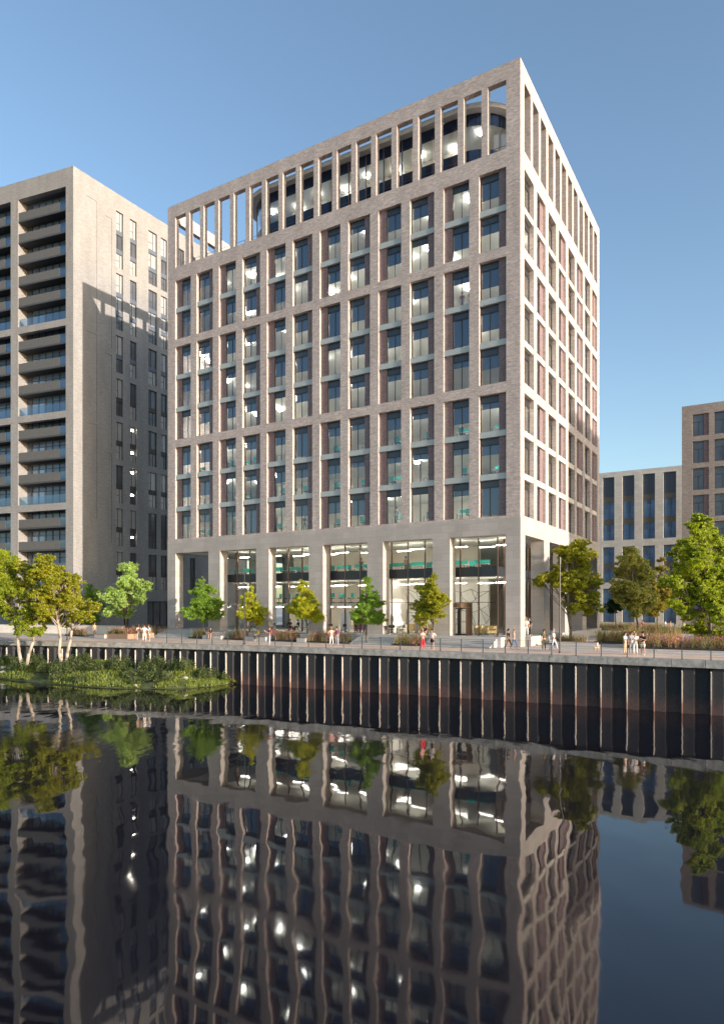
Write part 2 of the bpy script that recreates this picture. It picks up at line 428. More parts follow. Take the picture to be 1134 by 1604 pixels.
while s < s_hi:
    e = s + 1.95
    n = 2
    for z in (0,):
        p = [q3(s,-.16,ZT), q3(e-.025,-.16,ZT), q3(e-.025,.5,ZT), q3(s,.5,ZT)]
        t = [q3(s,-.16,ZQ-.02), q3(e-.025,-.16,ZQ-.02), q3(e-.025,.5,ZQ+.0), q3(s,.5,ZQ+.0)]
        cp.add(p+t, [(0,3,2,1),(4,5,6,7),(0,1,5,4),(1,2,6,5),(2,3,7,6),(3,0,4,7)])
    s = e
cp.build('coping', M['coping'], qw)
# railing
rl = empty('quay_railing', (0, 60, ZQ)); tag(rl, 'thin dark post and wire railing along the edge of the promenade', 'railing')
pm = MB().box(-.028,.028,-.028,.028,0,.95).box(-.06,.06,-.06,.06,0,.02).tube((0,0,.95),(0,0,.98),.04,.03,8).mesh('post', M['frame_grey'])
wr = MB(Matrix.Translation((0,-60,-ZQ)))
for k in range(-16, 26):
    p, d, n = qat(S0 + k*PITCH)
    o = link_obj('post', pm, rl, (p.x+n.x*.25, p.y+n.y*.25-60, .0)); o.rotation_euler = (0,0,math.atan2(d.y,d.x))
    if k < 25:
        for z in (.18,.34,.50,.66,.82):
            wr.tube(q3(S0+k*PITCH,.25,ZQ+z), q3(S0+(k+1)*PITCH,.25,ZQ+z), .004, n=4, cap=False)
        wr.tube(q3(S0+k*PITCH,.25,ZQ+.94), q3(S0+(k+1)*PITCH,.25,ZQ+.94), .010, n=5, cap=False)
wr.build('wire', M['frame_grey'], rl, fix=False)

# ------------------------------------------------------------------ main office building
C0 = Vector((13.17, 56.5, ZQ)); W = 41.4; DP = 30.1
ob = empty('office_building', C0, ROT)
tag(ob, 'tall buff brick office block with tall open roof frame above a pale stone colonnade', 'office building')
Z = lambda z: z - ZQ
TOP, CB, GR = Z(52.6), Z(45.4), [(Z(37.2), Z(43.9), 2), (Z(25.8), Z(36.36), 3), (Z(14.5), Z(24.94), 3)]
PT = Z(14.3)
def spans(lo, hi, n, pier):
    w = (hi-lo-(n-1)*pier)/n
    return [(lo+i*(w+pier), lo+i*(w+pier)+w) for i in range(n)]
FW = spans(-40.2, -1.22, 12, .90); FC = spans(-40.2, -1.22, 18, .56); FP = spans(-40.15, -1.27, 6, 1.70)
RW = spans(1.08, 29.0, 8, .95);   RC = spans(1.08, 29.0, 12, .65);  RP = spans(1.22, 28.9, 4, 1.85)
br = MB()
BT = .55
h = [(a,b,g0,g1) for a,b in FW for g0,g1,n in GR] + [(a,b,CB,Z(51.2)) for a,b in FC]
br.wall(-W, 0, PT, TOP, 0, BT, h)
hr = [(a,b,g0,g1) for a,b in RW for g0,g1,n in GR] + [(a,b,CB,Z(51.2)) for a,b in RC]
hc = [(a,b,CB,Z(51.2)) for a,b in RC]
br.wall(BT, DP-BT, PT, TOP, -BT, 0, hr, 'y')
br.wall(BT, DP-BT, PT, TOP, -W, -W+BT, hc, 'y')
br.wall(-W, 0, PT, TOP, DP-BT, DP, [(a,b,CB,Z(51.2)) for a,b in FC])
br.build('brick_frame', M['brick'], ob)
pd = MB(); PDp = 1.2
pd.wall(-W-.02, .02, 0, PT, -.02, PDp, [(a,b,-1,Z(12.9)) for a,b in FP])
pd.wall(PDp, DP-PDp, 0, PT, -PDp, .02, [(a,b,-1,Z(12.9)) for a,b in RP], 'y')
pd.wall(PDp, DP-PDp, 0, PT, -W-.02, -W+PDp, [(a,b,-1,Z(12.9)) for a,b in RP], 'y')
pd.wall(-W-.02, .02, 0, PT, DP-PDp, DP+.02, [(FP[0][0],FP[0][1],-1,Z(12.9))])
pd.build('stone_colonnade', M['stone'], ob)
# floor plates, ceilings, inner core
plates = []
zs_ = []
for g0, g1, n in GR:
    hgt = (g1-g0-(n-1)*.5)/n
    for k in range(n): zs_.append((g0+k*(hgt+.5), g0+k*(hgt+.5)+hgt))
zs_.sort()
for i, (a, b) in enumerate(zs_):
    top = zs_[i+1][0] if i+1 < len(zs_) else Z(44.9)
    m = MB(); m.mi = 0; m.box(-W+.6, -.6, .6, DP-.6, b+.02, top-.06)
    m.mi = 1; m.box(-W+.6, -.6, .6, DP-.6, top-.055, top-.02)
    m.build('floor_slab', [M['ceiling'], M['carpet']], ob)
m = MB(); m.mi = 0; m.box(-W+PDp+.02, -PDp-.02, PDp+.02, DP-PDp-.02, Z(12.93), Z(14.35)); m.mi = 1; m.box(-W+.6,-.6,.6,DP-.6,Z(14.36),Z(14.44))
m.build('floor_slab', [M['ceiling'], M['carpet']], ob)
MB().box(-33,-8,9.5,DP-5,Z(14.46),Z(44.3)).build('service_core', M['interior'], ob)
rf = MB().box(-W+.6,-.6,.6,DP-.6,Z(44.92),Z(45.1)); rf.build('roof_terrace', M['flat'], ob)

# windows: a prototype for each hand
def window_mesh(w, hgt):
    f = MB(); t = .055
    f.box(0,t,0,.09,0,hgt).box(w-t,w,0,.09,0,hgt).box(t,w-t,0,.09,0,t).box(t,w-t,0,.09,hgt-t,hgt)
    f.box(w*.5-.025,w*.5+.025,.005,.08,t,hgt*.80).box(t,w-t,.006,.085,hgt*.80,hgt*.80+.045)
    f.box(t,w-t,.03,.07,hgt*.80+.045,hgt-t)
    p = MB(); p.quad((t,.045,t),(w*.5-.025,.045,t),(w*.5-.025,.045,hgt*.8),(t,.045,hgt*.8)); p.quad((w*.5+.025,.045,t),(w-t,.045,t),(w-t,.045,hgt*.8),(w*.5+.025,.045,hgt*.8))
    return f.mesh('window', M['frame']), p.mesh('pane', M['glass'], fix=False)
WW = 1.70; WH = 3.15
fw_me, fp_me = window_mesh(WW, WH)
M['head'] = plain('window_head_panel', (.05,.065,.085), .25, noise=.1)
fr_w = FW[0][1]-FW[0][0]; rr_w = RW[0][1]-RW[0][0]
bl_me = MB().box(.06,WW-.06,.14,.16,0,1).mesh('blind', M['blind'])
lampm = MB().tube((0,0,-.28),(0,0,-.20),.27,.27,14).mesh('ceiling_light', M['lamp'])
head_me = MB().box(.05,WW-.05,.0,.025,WH*.8+.05,WH-.06).mesh('head_panel', M['head'])
wr_ = random.Random(5)
stuffw, stuffp = MB(), MB()
LIT = 0
for gi, (g0, g1, n) in enumerate(GR):
    hgt = (g1-g0-(n-1)*.5)/n
    for bi, (a, b) in enumerate(FW):
        left_panel = (bi % 2 == 0)
        pw = fr_w - WW
        pa = (a, a+pw) if left_panel else (b-pw, b)
        MB().box(pa[0], pa[1], .26, .50, g0, g1).build('brick_panel', M['purple'], ob)
        for k in range(n):
            z0 = g0 + k*(hgt+.5)
            if k < n-1: MB().box(a, b, .10, .52, z0+hgt, z0+hgt+.5).build('spandrel', M['spandrel'], ob)
            wx = a+pw if left_panel else a
            wo = link_obj('window', fw_me, ob, (wx, .40, z0)); wo.scale = (1,1,hgt/WH)
            link_obj('pane', fp_me, wo); link_obj('head_panel', head_me, wo)
            # blinds pulled part way
            r = wr_.random()
            if r < .8:
                ln = wr_.choice([.32,.42,.42,.5,.62,.3]) * WH if wr_.random() > .12 else WH*.9
                bo = link_obj('blind', bl_me, wo, (0,0,WH*.97-ln)); bo.scale = (1,1,ln)
            if wr_.random() < .78:
                for q in range(1 if wr_.random() < .7 else 2):
                    lo = link_obj('ceiling_light', lampm, ob, ((a+b)/2 + wr_.uniform(-.7,.7), 1.9+wr_.uniform(0,1.6)+q*2.2, z0+hgt-.02))
    for bi, (a, b) in enumerate(RW):
        first = (bi % 2 == 0)
        pw = rr_w - WW
        pa = (b-pw, b) if not first else (a, a)
        if not first: MB().box(-.50, -.26, pa[0], pa[1], g0, g1).build('brick_panel', M['purple'], ob)
        for k in range(n):
            z0 = g0 + k*(hgt+.5)
            if k < n-1: MB().box(-.52, -.06, a, b, z0+hgt, z0+hgt+.5).build('spandrel', M['palestone'], ob)
            w1 = b if first else b-pw
            t = .055
            for y0, y1 in ((a,a+t),(w1-t,w1),((a+w1)/2-.025,(a+w1)/2+.025)): stuffw.box(-.49,-.40,y0,y1,z0+(.0),z0+hgt)
            stuffw.box(-.485,-.405,a+t,w1-t,z0,z0+t); stuffw.box(-.485,-.405,a+t,w1-t,z0+hgt*.8,z0+hgt)
            stuffp.quad((-.45,a+t,z0+t),(-.45,w1-t,z0+t),(-.45,w1-t,z0+hgt*.8),(-.45,a+t,z0+hgt*.8))
tag(stuffw.build('window', M['frame'], ob), kind='stuff')
tag(stuffp.build('side_window_glass', M['glass'], ob, fix=False), kind='stuff')

# roof pavilion with rounded ends behind the open frame
def rrect(x0,x1,y0,y1,r,n=8):
    P = []
    for cx,cy,a0 in ((x1-r,y0+r,-90),(x1-r,y1-r,0),(x0+r,y1-r,90),(x0+r,y0+r,180)):
        for i in range(n+1):
            t = R(a0+90*i/n); P.append((cx+r*math.cos(t), cy+r*math.sin(t)))
    return P
pv = rrect(-31.6,-2.2,1.65,26.3,3.8)
m = MB().prism(rrect(-32.6,-1.3,.95,27.3,4.6), Z(50.85), Z(51.3)); m.build('pavilion_roof', M['white'], ob)
MB().prism(rrect(-31.4,-2.4,1.85,26.1,3.6), Z(50.75), Z(50.84)).build('pavilion_ceiling', M['ceiling'], ob)
gl_, mu_, bd, bd2 = MB(), MB(), MB(), MB()
n = len(pv)
pts = []
for i in range(n):
    p = Vector(pv[i]); q = Vector(pv[(i+1)%n]); L_ = (q-p).length
    k = max(1, round(L_/1.9)) if L_ > 1.2 else 1
    for j in range(k): pts.append(p.lerp(q, j/k))
for i, p in enumerate(pts):
    q = pts[(i+1)%len(pts)]
    gl_.quad((p.x,p.y,Z(45.1)), (q.x,q.y,Z(45.1)), (q.x,q.y,Z(50.75)), (p.x,p.y,Z(50.75)))
    d = (q-p).normalized(); nn = Vector((d.y,-d.x))
    for z0, z1, o_ in ((Z(45.1),Z(47.6),.03),(Z(49.75),Z(50.83),.03)):
        a_, b_2 = p+nn*o_, q+nn*o_
        (bd if z0 < Z(47) else bd2).quad((a_.x,a_.y,z0),(b_2.x,b_2.y,z0),(b_2.x,b_2.y,z1),(a_.x,a_.y,z1))
    if (q-p).length > 1 or i % 3 == 0: mu_.tube((p.x,p.y,Z(45.1)),(p.x,p.y,Z(50.74)),.07,n=6)
gl_.build('pavilion_glass', M['glass'], ob, fix=False); mu_.build('pavilion_mullion', M['bronze'], ob)
M['navyglass'] = plain('navy_spandrel_glass', (.012,.022,.05), .12, noise=.1)
bd.build('pavilion_sill_band', M['navyglass'], ob, fix=False); bd2.build('pavilion_head_band', M['navyglass'], ob, fix=False)
MB().box(-28,-8,5.5,22,Z(45.1),Z(50.74)).build('pavilion_core', M['interior'], ob)
for i in range(9):
    lo = link_obj('ceiling_light', lampm, ob, (-29.5+3.05*i, 4.2+.7*(i%2), Z(50.74))); lo.scale = (.55,.55,1)
m = MB()
for z in (Z(46.0), Z(46.35)):
    m.tube((-W+1.2,.95,z),(-1.2,.95,z),.02,n=5); m.tube((-1.0,1.1,z),(-1.0,DP-1.2,z),.02,n=5)
x = -W+1.2
while x < -1.2: m.tube((x,.95,Z(45.1)),(x,.95,Z(46.35)),.02,n=5); x += 1.9
m.build('terrace_rail', M['frame_grey'], ob)

# podium interior: glazing line set back from the colonnade
GX0, GX1, GY0, GY1 = -34.2, -2.6, 1.75, 26.0
ZT0 = Z(4.25)
gz = MB(); ml = MB(); fs = MB()
gz.quad((GX0,GY0,ZT0),(GX1,GY0,ZT0),(GX1,GY0,Z(12.9)),(GX0,GY0,Z(12.9)))
gz.quad((GX1,GY0,ZT0),(GX1,GY1,ZT0),(GX1,GY1,Z(12.9)),(GX1,GY0,Z(12.9)))
gz.quad((GX0,GY0,ZT0),(GX0,GY1,ZT0),(GX0,GY1,Z(12.9)),(GX0,GY0,Z(12.9)))
gz.build('lobby_glazing', M['lobbyglass'], ob, fix=False)
x = GX0
while x < GX1+.01:
    ml.box(x-.04,x+.04,GY0-.07,GY0+.1,ZT0,Z(12.9)); x += (GX1-GX0)/18
for i in range(1, 15):
    y = GY0 + i*(GY1-GY0)/14; ml.box(GX1-.1,GX1+.07,y-.04,y+.04,ZT0,Z(12.9)); ml.box(GX0-.07,GX0+.1,y-.04,y+.04,ZT0,Z(12.9))
ml.box(GX0+.1,GX1-.1,GY0-.05,GY0+.06,Z(7.17),Z(7.23)); 
ml.build('lobby_mullion', M['bronze'], ob)
fs.box(GX0+.05,GX1+.02,GY0-.04,GY0+.2,Z(9.5),Z(10.35)); fs.box(GX1-.2,GX1+.02,GY0+.21,GY1,Z(9.5),Z(10.35)); fs.box(GX0-.02,GX0+.2,GY0+.21,GY1,Z(9.5),Z(10.35))
fs.build('lobby_fascia', M['darkband'], ob)
m = MB(); m.mi=0; m.box(GX0+.22,GX1-.22,GY0+.22,GY1,Z(9.45),Z(9.9)); m.mi=1; m.box(GX0+.22,GX1-.22,GY0+.22,GY1,Z(9.905),Z(9.95))
m.mi=0; m.box(GX0+.22,-14.2,GY0+.5,GY1,Z(6.95),Z(7.15)); m.mi=1; m.box(GX0+.22,-14.2,GY0+.5,GY1,Z(7.155),Z(7.2))
m.build('floor_slab', [M['ceiling'], M['carpet']], ob)
MB().box(GX0+4,GX1-4.5,9.0,9.3,Z(9.96),Z(12.9)).box(GX0+4,-14.4,8.0,8.3,Z(4.26),Z(9.4)).build('service_core', M['interior'], ob)
lw = MB().box(-14.1,GX1-2.6,6.6,6.8,Z(4.26),Z(9.44)).box(-14.3,-14.1,2.6,6.8,Z(4.26),Z(9.44)); lw.build('lobby_wall', M['white'], ob)
pt = MB(); pr_ = random.Random(3)
nodes = [(-13.9+ i*.95 + pr_.uniform(-.35,.35), Z(5.0)+j*1.15+pr_.uniform(-.4,.4)) for i in range(10) for j in range(4)]
for i, p in enumerate(nodes):
    ds = sorted(nodes, key=lambda q: (q[0]-p[0])**2+(q[1]-p[1])**2)[1:4]
    for q in ds: pt.tube((p[0],6.58,p[1]),(q[0],6.58,q[1]),.018,n=4)
pt.build('wall_line_pattern', M['frame_grey'], ob, fix=False)
lin = MB().box(-.75,.75,-.025,.025,-.05,0).mesh('linear_light', M['linlamp'])
for i in range(15):
    link_obj('linear_light', lin, ob, (GX0+1.6+2.15*i, 3.2+(1.3 if i%2 else 0), Z(12.35)))
for i in range(15):
    link_obj('linear_light', lin, ob, (GX0+1.6+2.15*i, 3.0+(1.2 if i%2 else 0), Z(9.0)))
for i in range(9):
    link_obj('linear_light', lin, ob, (GX0+1.6+2.15*i, 3.6, Z(6.8)))
# revolving door
dc = Vector((-6.3, GY0+.1, ZT0))
def arc(m, cx, cy, r, a0, a1, z0, z1, t, n=10):
    for i in range(n):
        A, B = R(a0+(a1-a0)*i/n), R(a0+(a1-a0)*(i+1)/n)
        q = [(cx+rr*math.cos(x), cy+rr*math.sin(x)) for rr, x in ((r,A),(r,B),(r+t,B),(r+t,A))]
        m.prism(q, z0, z1)
m = MB(); arc(m, dc.x, dc.y, 1.16, 0, 360, Z(6.75), Z(7.14), .06, 24); m.build('revolving_door_canopy', M['bronze'], ob)
m = MB(); arc(m, dc.x, dc.y, 1.16, -35, 35, ZT0, Z(6.74), .05); arc(m, dc.x, dc.y, 1.16, 145, 215, ZT0, Z(6.74), .05)
rd = m.build('revolving_door', M['bronze'], ob)
for k in range(4):
    a_ = R(20+90*k); l = MB(Matrix.Translation(dc) @ Matrix.Rotation(a_,4,'Z'))
    l.box(.05,.12,-.03,.03,0,2.45).box(1.03,1.1,-.03,.03,0,2.45).box(.12,1.03,-.03,.03,0,.12).box(.12,1.03,-.03,.03,2.35,2.45)
    l.build('door_leaf', M['blackmetal'], rd)

# terrace with steps
te = MB()
te.box(-W-.3, -1.30, -1.15, PDp+.6, .0, ZT0); te.box(-W+.3, .35, PDp+.61, DP-.5, 0, ZT0)
te.build('stone_terrace', M['step'], ob)
def steps(x0, x1, nm='steps'):
    m = MB()
    for k in range(5): m.box(x0-.25*(0), x1, -1.15-.36*(5-k), -1.151-.36*(4-k) , 0, ZT0-(5-k)*ZT0/6)
    return m.build(nm, M['step'], ob)
steps(-7.6,-1.6); steps(-14.9,-10.6); steps(-40.6,-35.2)

# ------------------------------------------------------------------ apartment tower on the left
L0 = Vector((-37.4, 88, ZQ))
tw = empty('apartment_tower', L0, ROT)
tag(tw, 'tall pale brick apartment tower with stacked recessed balconies left of the office block', 'apartment tower')
TT = Z(64.0); ROTF = Matrix.Rotation(R(10.3), 4, 'Z')
lev = [Z(61.6)-2.87*k for k in range(7)] + [Z(44.4)-3*k for k in range(1,5)] + [Z(32.4)-3*k for k in range(1,5)] + [Z(20.4)-3*k for k in range(1,5)]
grp = [(Z(44.4), Z(61.6)), (Z(32.4), Z(43.5)), (Z(20.4), Z(31.5)), (Z(8.4), Z(19.5)), (0.35, Z(7.6))]
bays = [(-9.5,-1.25), (-19.2,-10.8), (-28.6,-20.5)]
fwm = MB(ROTF)
fwm.wall(-30, 0, 0, TT, 0, .7, [(a,b,g0,g1) for a,b in bays for g0,g1 in grp])
for a, b in [(-10.8,-9.5), (-20.5,-19.2), (-1.25,-.75), (-30,-28.6)]:      # cross walls between the balconies
    fwm.box(a, b, .701, 2.6, .0, TT-.8)
fwm.build('front_wall', M['towerbrick'], tw)
rw_ = MB()
colsA = [(6.72,7.9),(9.1,10.25),(12.4,14.0),(14.75,15.95),(18.2,19.4),(20.6,21.8)]
wg = []
def grp_r():
    out = []
    f = sorted(lev, reverse=True)          # f[0] top
    idx = [(0,3),(3,6),(6,8),(8,10),(10,12),(12,14),(14,16),(16,18)]
    for a, b in idx: out.append((f[b]+(.85), f[a], b-a))
    return out
GRR = grp_r()
hs = [(a,b,g0,g1) for a,b in colsA for g0,g1,n in GRR] + [(12.2,17.4,-1,Z(7.6)), (8.0,9.0,-1,Z(6.6))]
hs = [h_ for h_ in hs if h_[2] > Z(9) or h_[2] < 0]
rw_.wall(.02, 34, 0, TT, -.45, 0, hs, 'y')
rw_.build('side_wall', M['towerbrick'], tw)
MB().box(-28,-.46,34-.4,34,0,TT).box(-28.4,-28,3,34,0,TT).build('rear_wall', M['towerbrick'], tw)
MB().box(-27.9,-.5,3.2,33.5,TT-.8,TT-.6).build('roof', M['flat'], tw)
# shallow incised joints on the side wall
jn = MB()
for (y0,y1,z0,z1) in ((2.0,3.6,Z(43.7),Z(61.2)), (4.9,6.0,Z(42.2),Z(60.0)), (2.0,3.6,Z(31.6),Z(43.3)), (4.9,6.0,Z(28.6),Z(41.3)), (4.9,6.0,Z(15.6),Z(27.8)), (2.0,3.6,Z(18.6),Z(31.2))):
    jn.box(0,.02,y1-.03,y1,z0,z1); jn.box(0,.02,y0,y1-.03,z1-.04,z1)
jn.build('wall_joint', M['frame_grey'], tw)
# side windows
M['towerglass'] = plain('tower_window_glass', (.10,.105,.115), .06, noise=.25, scale=.25)
M['towerpale'] = plain('tower_window_blind', (.40,.39,.37), .10, noise=.12, scale=.3)
M['towerbrown'] = plain('brown_spandrel', (.06,.045,.035), .5, noise=.1)
tr_ = random.Random(8)
for ci, (a, b) in enumerate(colsA):
    for gi, (g0, g1, n) in enumerate(GRR):
        if g0 < Z(9): continue
        ph = (g1-g0)/n
        for k in range(n):
            z0 = g0+k*ph; z1 = z0+ph-(.62 if k < n-1 else 0); zb = z0
            f = MB(); t = .05
            f.box(-.28,-.2,a,a+t,zb,z1).box(-.28,-.2,b-t,b,zb,z1).box(-.28,-.2,a+t,b-t,zb,zb+t).box(-.28,-.2,a+t,b-t,z1-t,z1)
            mid = a+(b-a)*(.38 if k % 2 else .62); f.box(-.27,-.21,mid-.03,mid+.03,zb+t,z1-t); f.box(-.268,-.212,a+t,mid-.03,zb+ph*.38,zb+ph*.38+.05)
            wo = f.build('window', M['frame'], tw)
            MB().quad((-.25,a,zb),(-.25,b,zb),(-.25,b,z1),(-.25,a,z1)).build('pane', M['towerpale'] if tr_.random() < .5 else M['towerglass'], wo, fix=False)
            if k < n-1: MB().box(-.26,-.12,a,b,z1,z0+ph).build('window_spandrel', M['bluegrey'] if gi < 3 else M['towerbrown'], tw)
            if ci == 1 and 3 < gi < 7 and tr_.random() < .8:
                MB().box(-.24,-.23,a+.35,b-.35,z1-.7,z1-.45).build('room_light', M['linlamp'], wo)
MB().box(-.35,-.3,12.2,17.4,0,Z(7.6)).build('entrance_glazing', M['towerglass'], tw)
m = MB()
for y in (12.2,13.5,14.8,16.1,17.32): m.box(-.29,-.2,y,y+.08,0,Z(7.6))
m.build('entrance_frame', M['frame'], tw)
# balconies
M['mesh'] = plain('perforated_metal', (.14,.13,.118), .55, metal=.2, noise=.45, scale=14)
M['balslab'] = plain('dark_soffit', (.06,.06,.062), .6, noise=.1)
M['skyglass'] = plain('painted_sky_glass', (.14,.21,.31), .04, noise=.2, scale=.2)  # sky reflection painted into the base colour of the balcony glass
lv = sorted(lev, reverse=True)[1:]
for bi, (a, b) in enumerate(bays):
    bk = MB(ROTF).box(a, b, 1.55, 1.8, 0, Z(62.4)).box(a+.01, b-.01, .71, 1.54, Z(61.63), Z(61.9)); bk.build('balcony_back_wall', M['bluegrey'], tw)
    for i, z in enumerate(lv):
        at_beam = i in (5, 9, 13)
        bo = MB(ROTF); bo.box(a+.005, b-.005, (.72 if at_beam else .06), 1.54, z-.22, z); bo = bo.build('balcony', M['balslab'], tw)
        gb = MB(ROTF)
        if at_beam:
            MB(ROTF).box(a+.1,b-.1,.20,.215,z+.02,z+1.15).build('glass_balustrade', M['balglass'], bo)
        else:
            w_ = (b-a)
            MB(ROTF).box(a+.02,b-1.05,.08,.13,z-.22,z+1.1).build('metal_parapet', M['mesh'], bo)
            MB(ROTF).box(b-1.03,b-.05,.09,.11,z+.02,z+1.1).build('glass_balustrade', M['balglass'], bo)
        wm = MB(ROTF); x = a+1.1; top = 2.6
        wm.quad((a+1.0,1.52,z+.05),(b-.02,1.52,z+.05),(b-.02,1.52,z+top),(a+1.0,1.52,z+top))
        wo = wm.build('balcony_window', M['skyglass'], tw, fix=False)
        fm = MB(ROTF)
        for k in range(7):
            xx = a+1.0+(b-a-1.1)*k/6; fm.box(xx-.04,xx+.04,1.43,1.515,z+.05,z+top)
        fm.box(a+1.05,b-.2,1.44,1.51,z+1.95,z+2.01); fm.build('window_frame', M['frame'], wo)

# ------------------------------------------------------------------ pale stone office behind on the right
so_ = empty('stone_office', (45.8, 124, ZQ), ROT)
tag(so_, 'pale limestone office with tall narrow blue window strips in the background', 'office building')
m = MB(); cs = [(-1.8+3.43*k, .25+3.43*k) for k in range(-4, 10)]
rows = [(Z(18.9),Z(30.5)),(Z(11.2),Z(17.7)),(.5,Z(10.1))]
m.wall(-17, 34, 0, Z(31.4), 0, .5, [(a,b,r0,r1) for a,b in cs for r0,r1 in rows]); m.box(-17,34,20,20.5,0,Z(31.4)); m.box(-17,-16.5,.5,20,0,Z(31.4)); m.box(33.5,34,.5,20,0,Z(31.4))
m.build('stone_facade', M['palestone'], so_)
MB().box(-16.4,33.4,.6,19.9,Z(30.6),Z(30.8)).build('roof', M['flat'], so_)
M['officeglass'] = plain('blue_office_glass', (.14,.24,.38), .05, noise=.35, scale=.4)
M['bronzepanel'] = plain('olive_spandrel', (.17,.15,.11), .5, noise=.1)
for a, b in cs[2:]:
    g = MB()
    for k in range(7): g.box(a+.02+(b-a-.1)*k/6.5, a+.1+(b-a-.1)*k/6.5, .30, .38, Z(26.9), Z(30.5))
    g.box(a,b,.38,.42,Z(26.9),Z(30.5)); g.build('louvre', M['bluegrey'], so_)
    for z0, z1 in ((Z(25.85),Z(26.9)),(Z(21.8),Z(22.8)),(Z(13.8),Z(14.7)),(Z(6.6),Z(7.3))): MB().box(a,b,.34,.44,z0,z1).build('spandrel', M['bronzepanel'], so_)
    for z0, z1 in ((Z(22.8),Z(25.85)),(Z(18.9),Z(21.8)),(Z(14.7),Z(17.7)),(Z(11.2),Z(13.8)),(Z(7.3),Z(10.1)),(.5,Z(6.6))):
        wo = MB().box(a,a+.06,.36,.44,z0,z1).box(b-.06,b,.36,.44,z0,z1).box(a+(b-a)*.55,a+(b-a)*.55+.05,.37,.44,z0,z1).build('window', M['frame_grey'], so_)
        MB().quad((a,.42,z0),(b,.42,z0),(b,.42,z1),(a,.42,z1)).build('pane', M['officeglass'], wo, fix=False)
        if rnd.random() < .75:
            hh = rnd.uniform(.2,.75)*(z1-z0); xx = a+(b-a)*rnd.choice([.05,.3,.55]); MB().box(xx,xx+(b-a)*.38,.405,.415,z1-hh,z1-.02).build('blind', M['bl2'] if 'bl2' in M else M.setdefault('bl2', plain('slate_blind', (.10,.17,.25), .5, noise=.1)), wo)
# brown brick office at the right edge
bo_ = empty('brown_brick_office', (44.26, 94, ZQ), ROT)
tag(bo_, 'grey-brown brick office with square window openings at the right edge', 'office building')
m = MB(); cs = [(1.35+2.65*k, 3.33+2.65*k) for k in range(0, 13)]
rows = [(Z(30.2-3.70*k), Z(33.2-3.70*k)) for k in range(6)] + [(.4, Z(9.6))]
m.wall(0, 36, 0, Z(34.5), 0, .55, [(a,b,r0,r1) for a,b in cs for r0,r1 in rows]); m.box(0,.5,.55,13,0,Z(34.5)); m.box(35.5,36,.55,13,0,Z(34.5)); m.box(0,36,13,13.5,0,Z(34.5))
m.build('brick_facade', M['brownbrick'], bo_)
MB().box(.6,35.4,.6,12.9,Z(33.6),Z(33.8)).build('roof', M['flat'], bo_)
M['dimglass'] = plain('dim_window_glass', (.12,.14,.17), .05, noise=.3, scale=.3)
for ci, (a, b) in enumerate(cs):
    for ri, (z0, z1) in enumerate(rows):
        s_ = b-.62 if ci == 0 else b
        wo = MB().box(a,a+.06,.34,.42,z0,z1).box(s_-.06,s_,.34,.42,z0,z1).box(a+.06,s_-.06,.35,.41,z1-1.05,z1-.99).box((a+s_)/2-.03,(a+s_)/2+.03,.35,.41,z0,z1-1.05).build('window', M['frame_grey'], bo_)
        MB().quad((a,.40,z0),(s_,.40,z0),(s_,.40,z1),(a,.40,z1)).build('pane', M['dimglass'], wo, fix=False)
        if ci == 0: MB().box(s_,b,.2,.42,z0,z1).build('brick_panel', M['purple'], bo_)
# neighbour out of frame to the right: its shadow falls on the flank of the main block
nb = empty('unseen_neighbouring_office', (0,0,0), R(SUN_AZ))
P0 = C0 + VY*15.7
sd = Vector((math.cos(R(SUN_AZ)), math.sin(R(SUN_AZ)), 0)); sn = Vector((-sd.y, sd.x, 0))
nb.location = P0 + sd*70; nb.location.z = ZQ
tag(nb, 'unseen brown brick office block beyond the right edge of the plaza, shading the main block', 'office building')
hN = 27.6 + 70*math.tan(R(SUN_EL)) - ZQ
m = MB(); m.wall(0,26,0,hN,0,.5,[(1.2+3.1*k,3.4+3.1*k,2+3.7*j,5+3.7*j) for k in range(8) for j in range(int((hN-3)/3.7))])
m.wall(.5,16,0,hN,0,.5,[(1.5+3.1*k,3.6+3.1*k,2+3.7*j,5+3.7*j) for k in range(4) for j in range(int((hN-3)/3.7))],'y'); m.box(0,26,16,16.5,0,hN); m.box(25.5,26,.5,16,0,hN)
m.build('brick_facade', M['brownbrick'], nb)
MB().box(.6,25.4,.6,15.9,.2,hN-.5).build('unseen_glazed_core', M['dimglass'], nb)

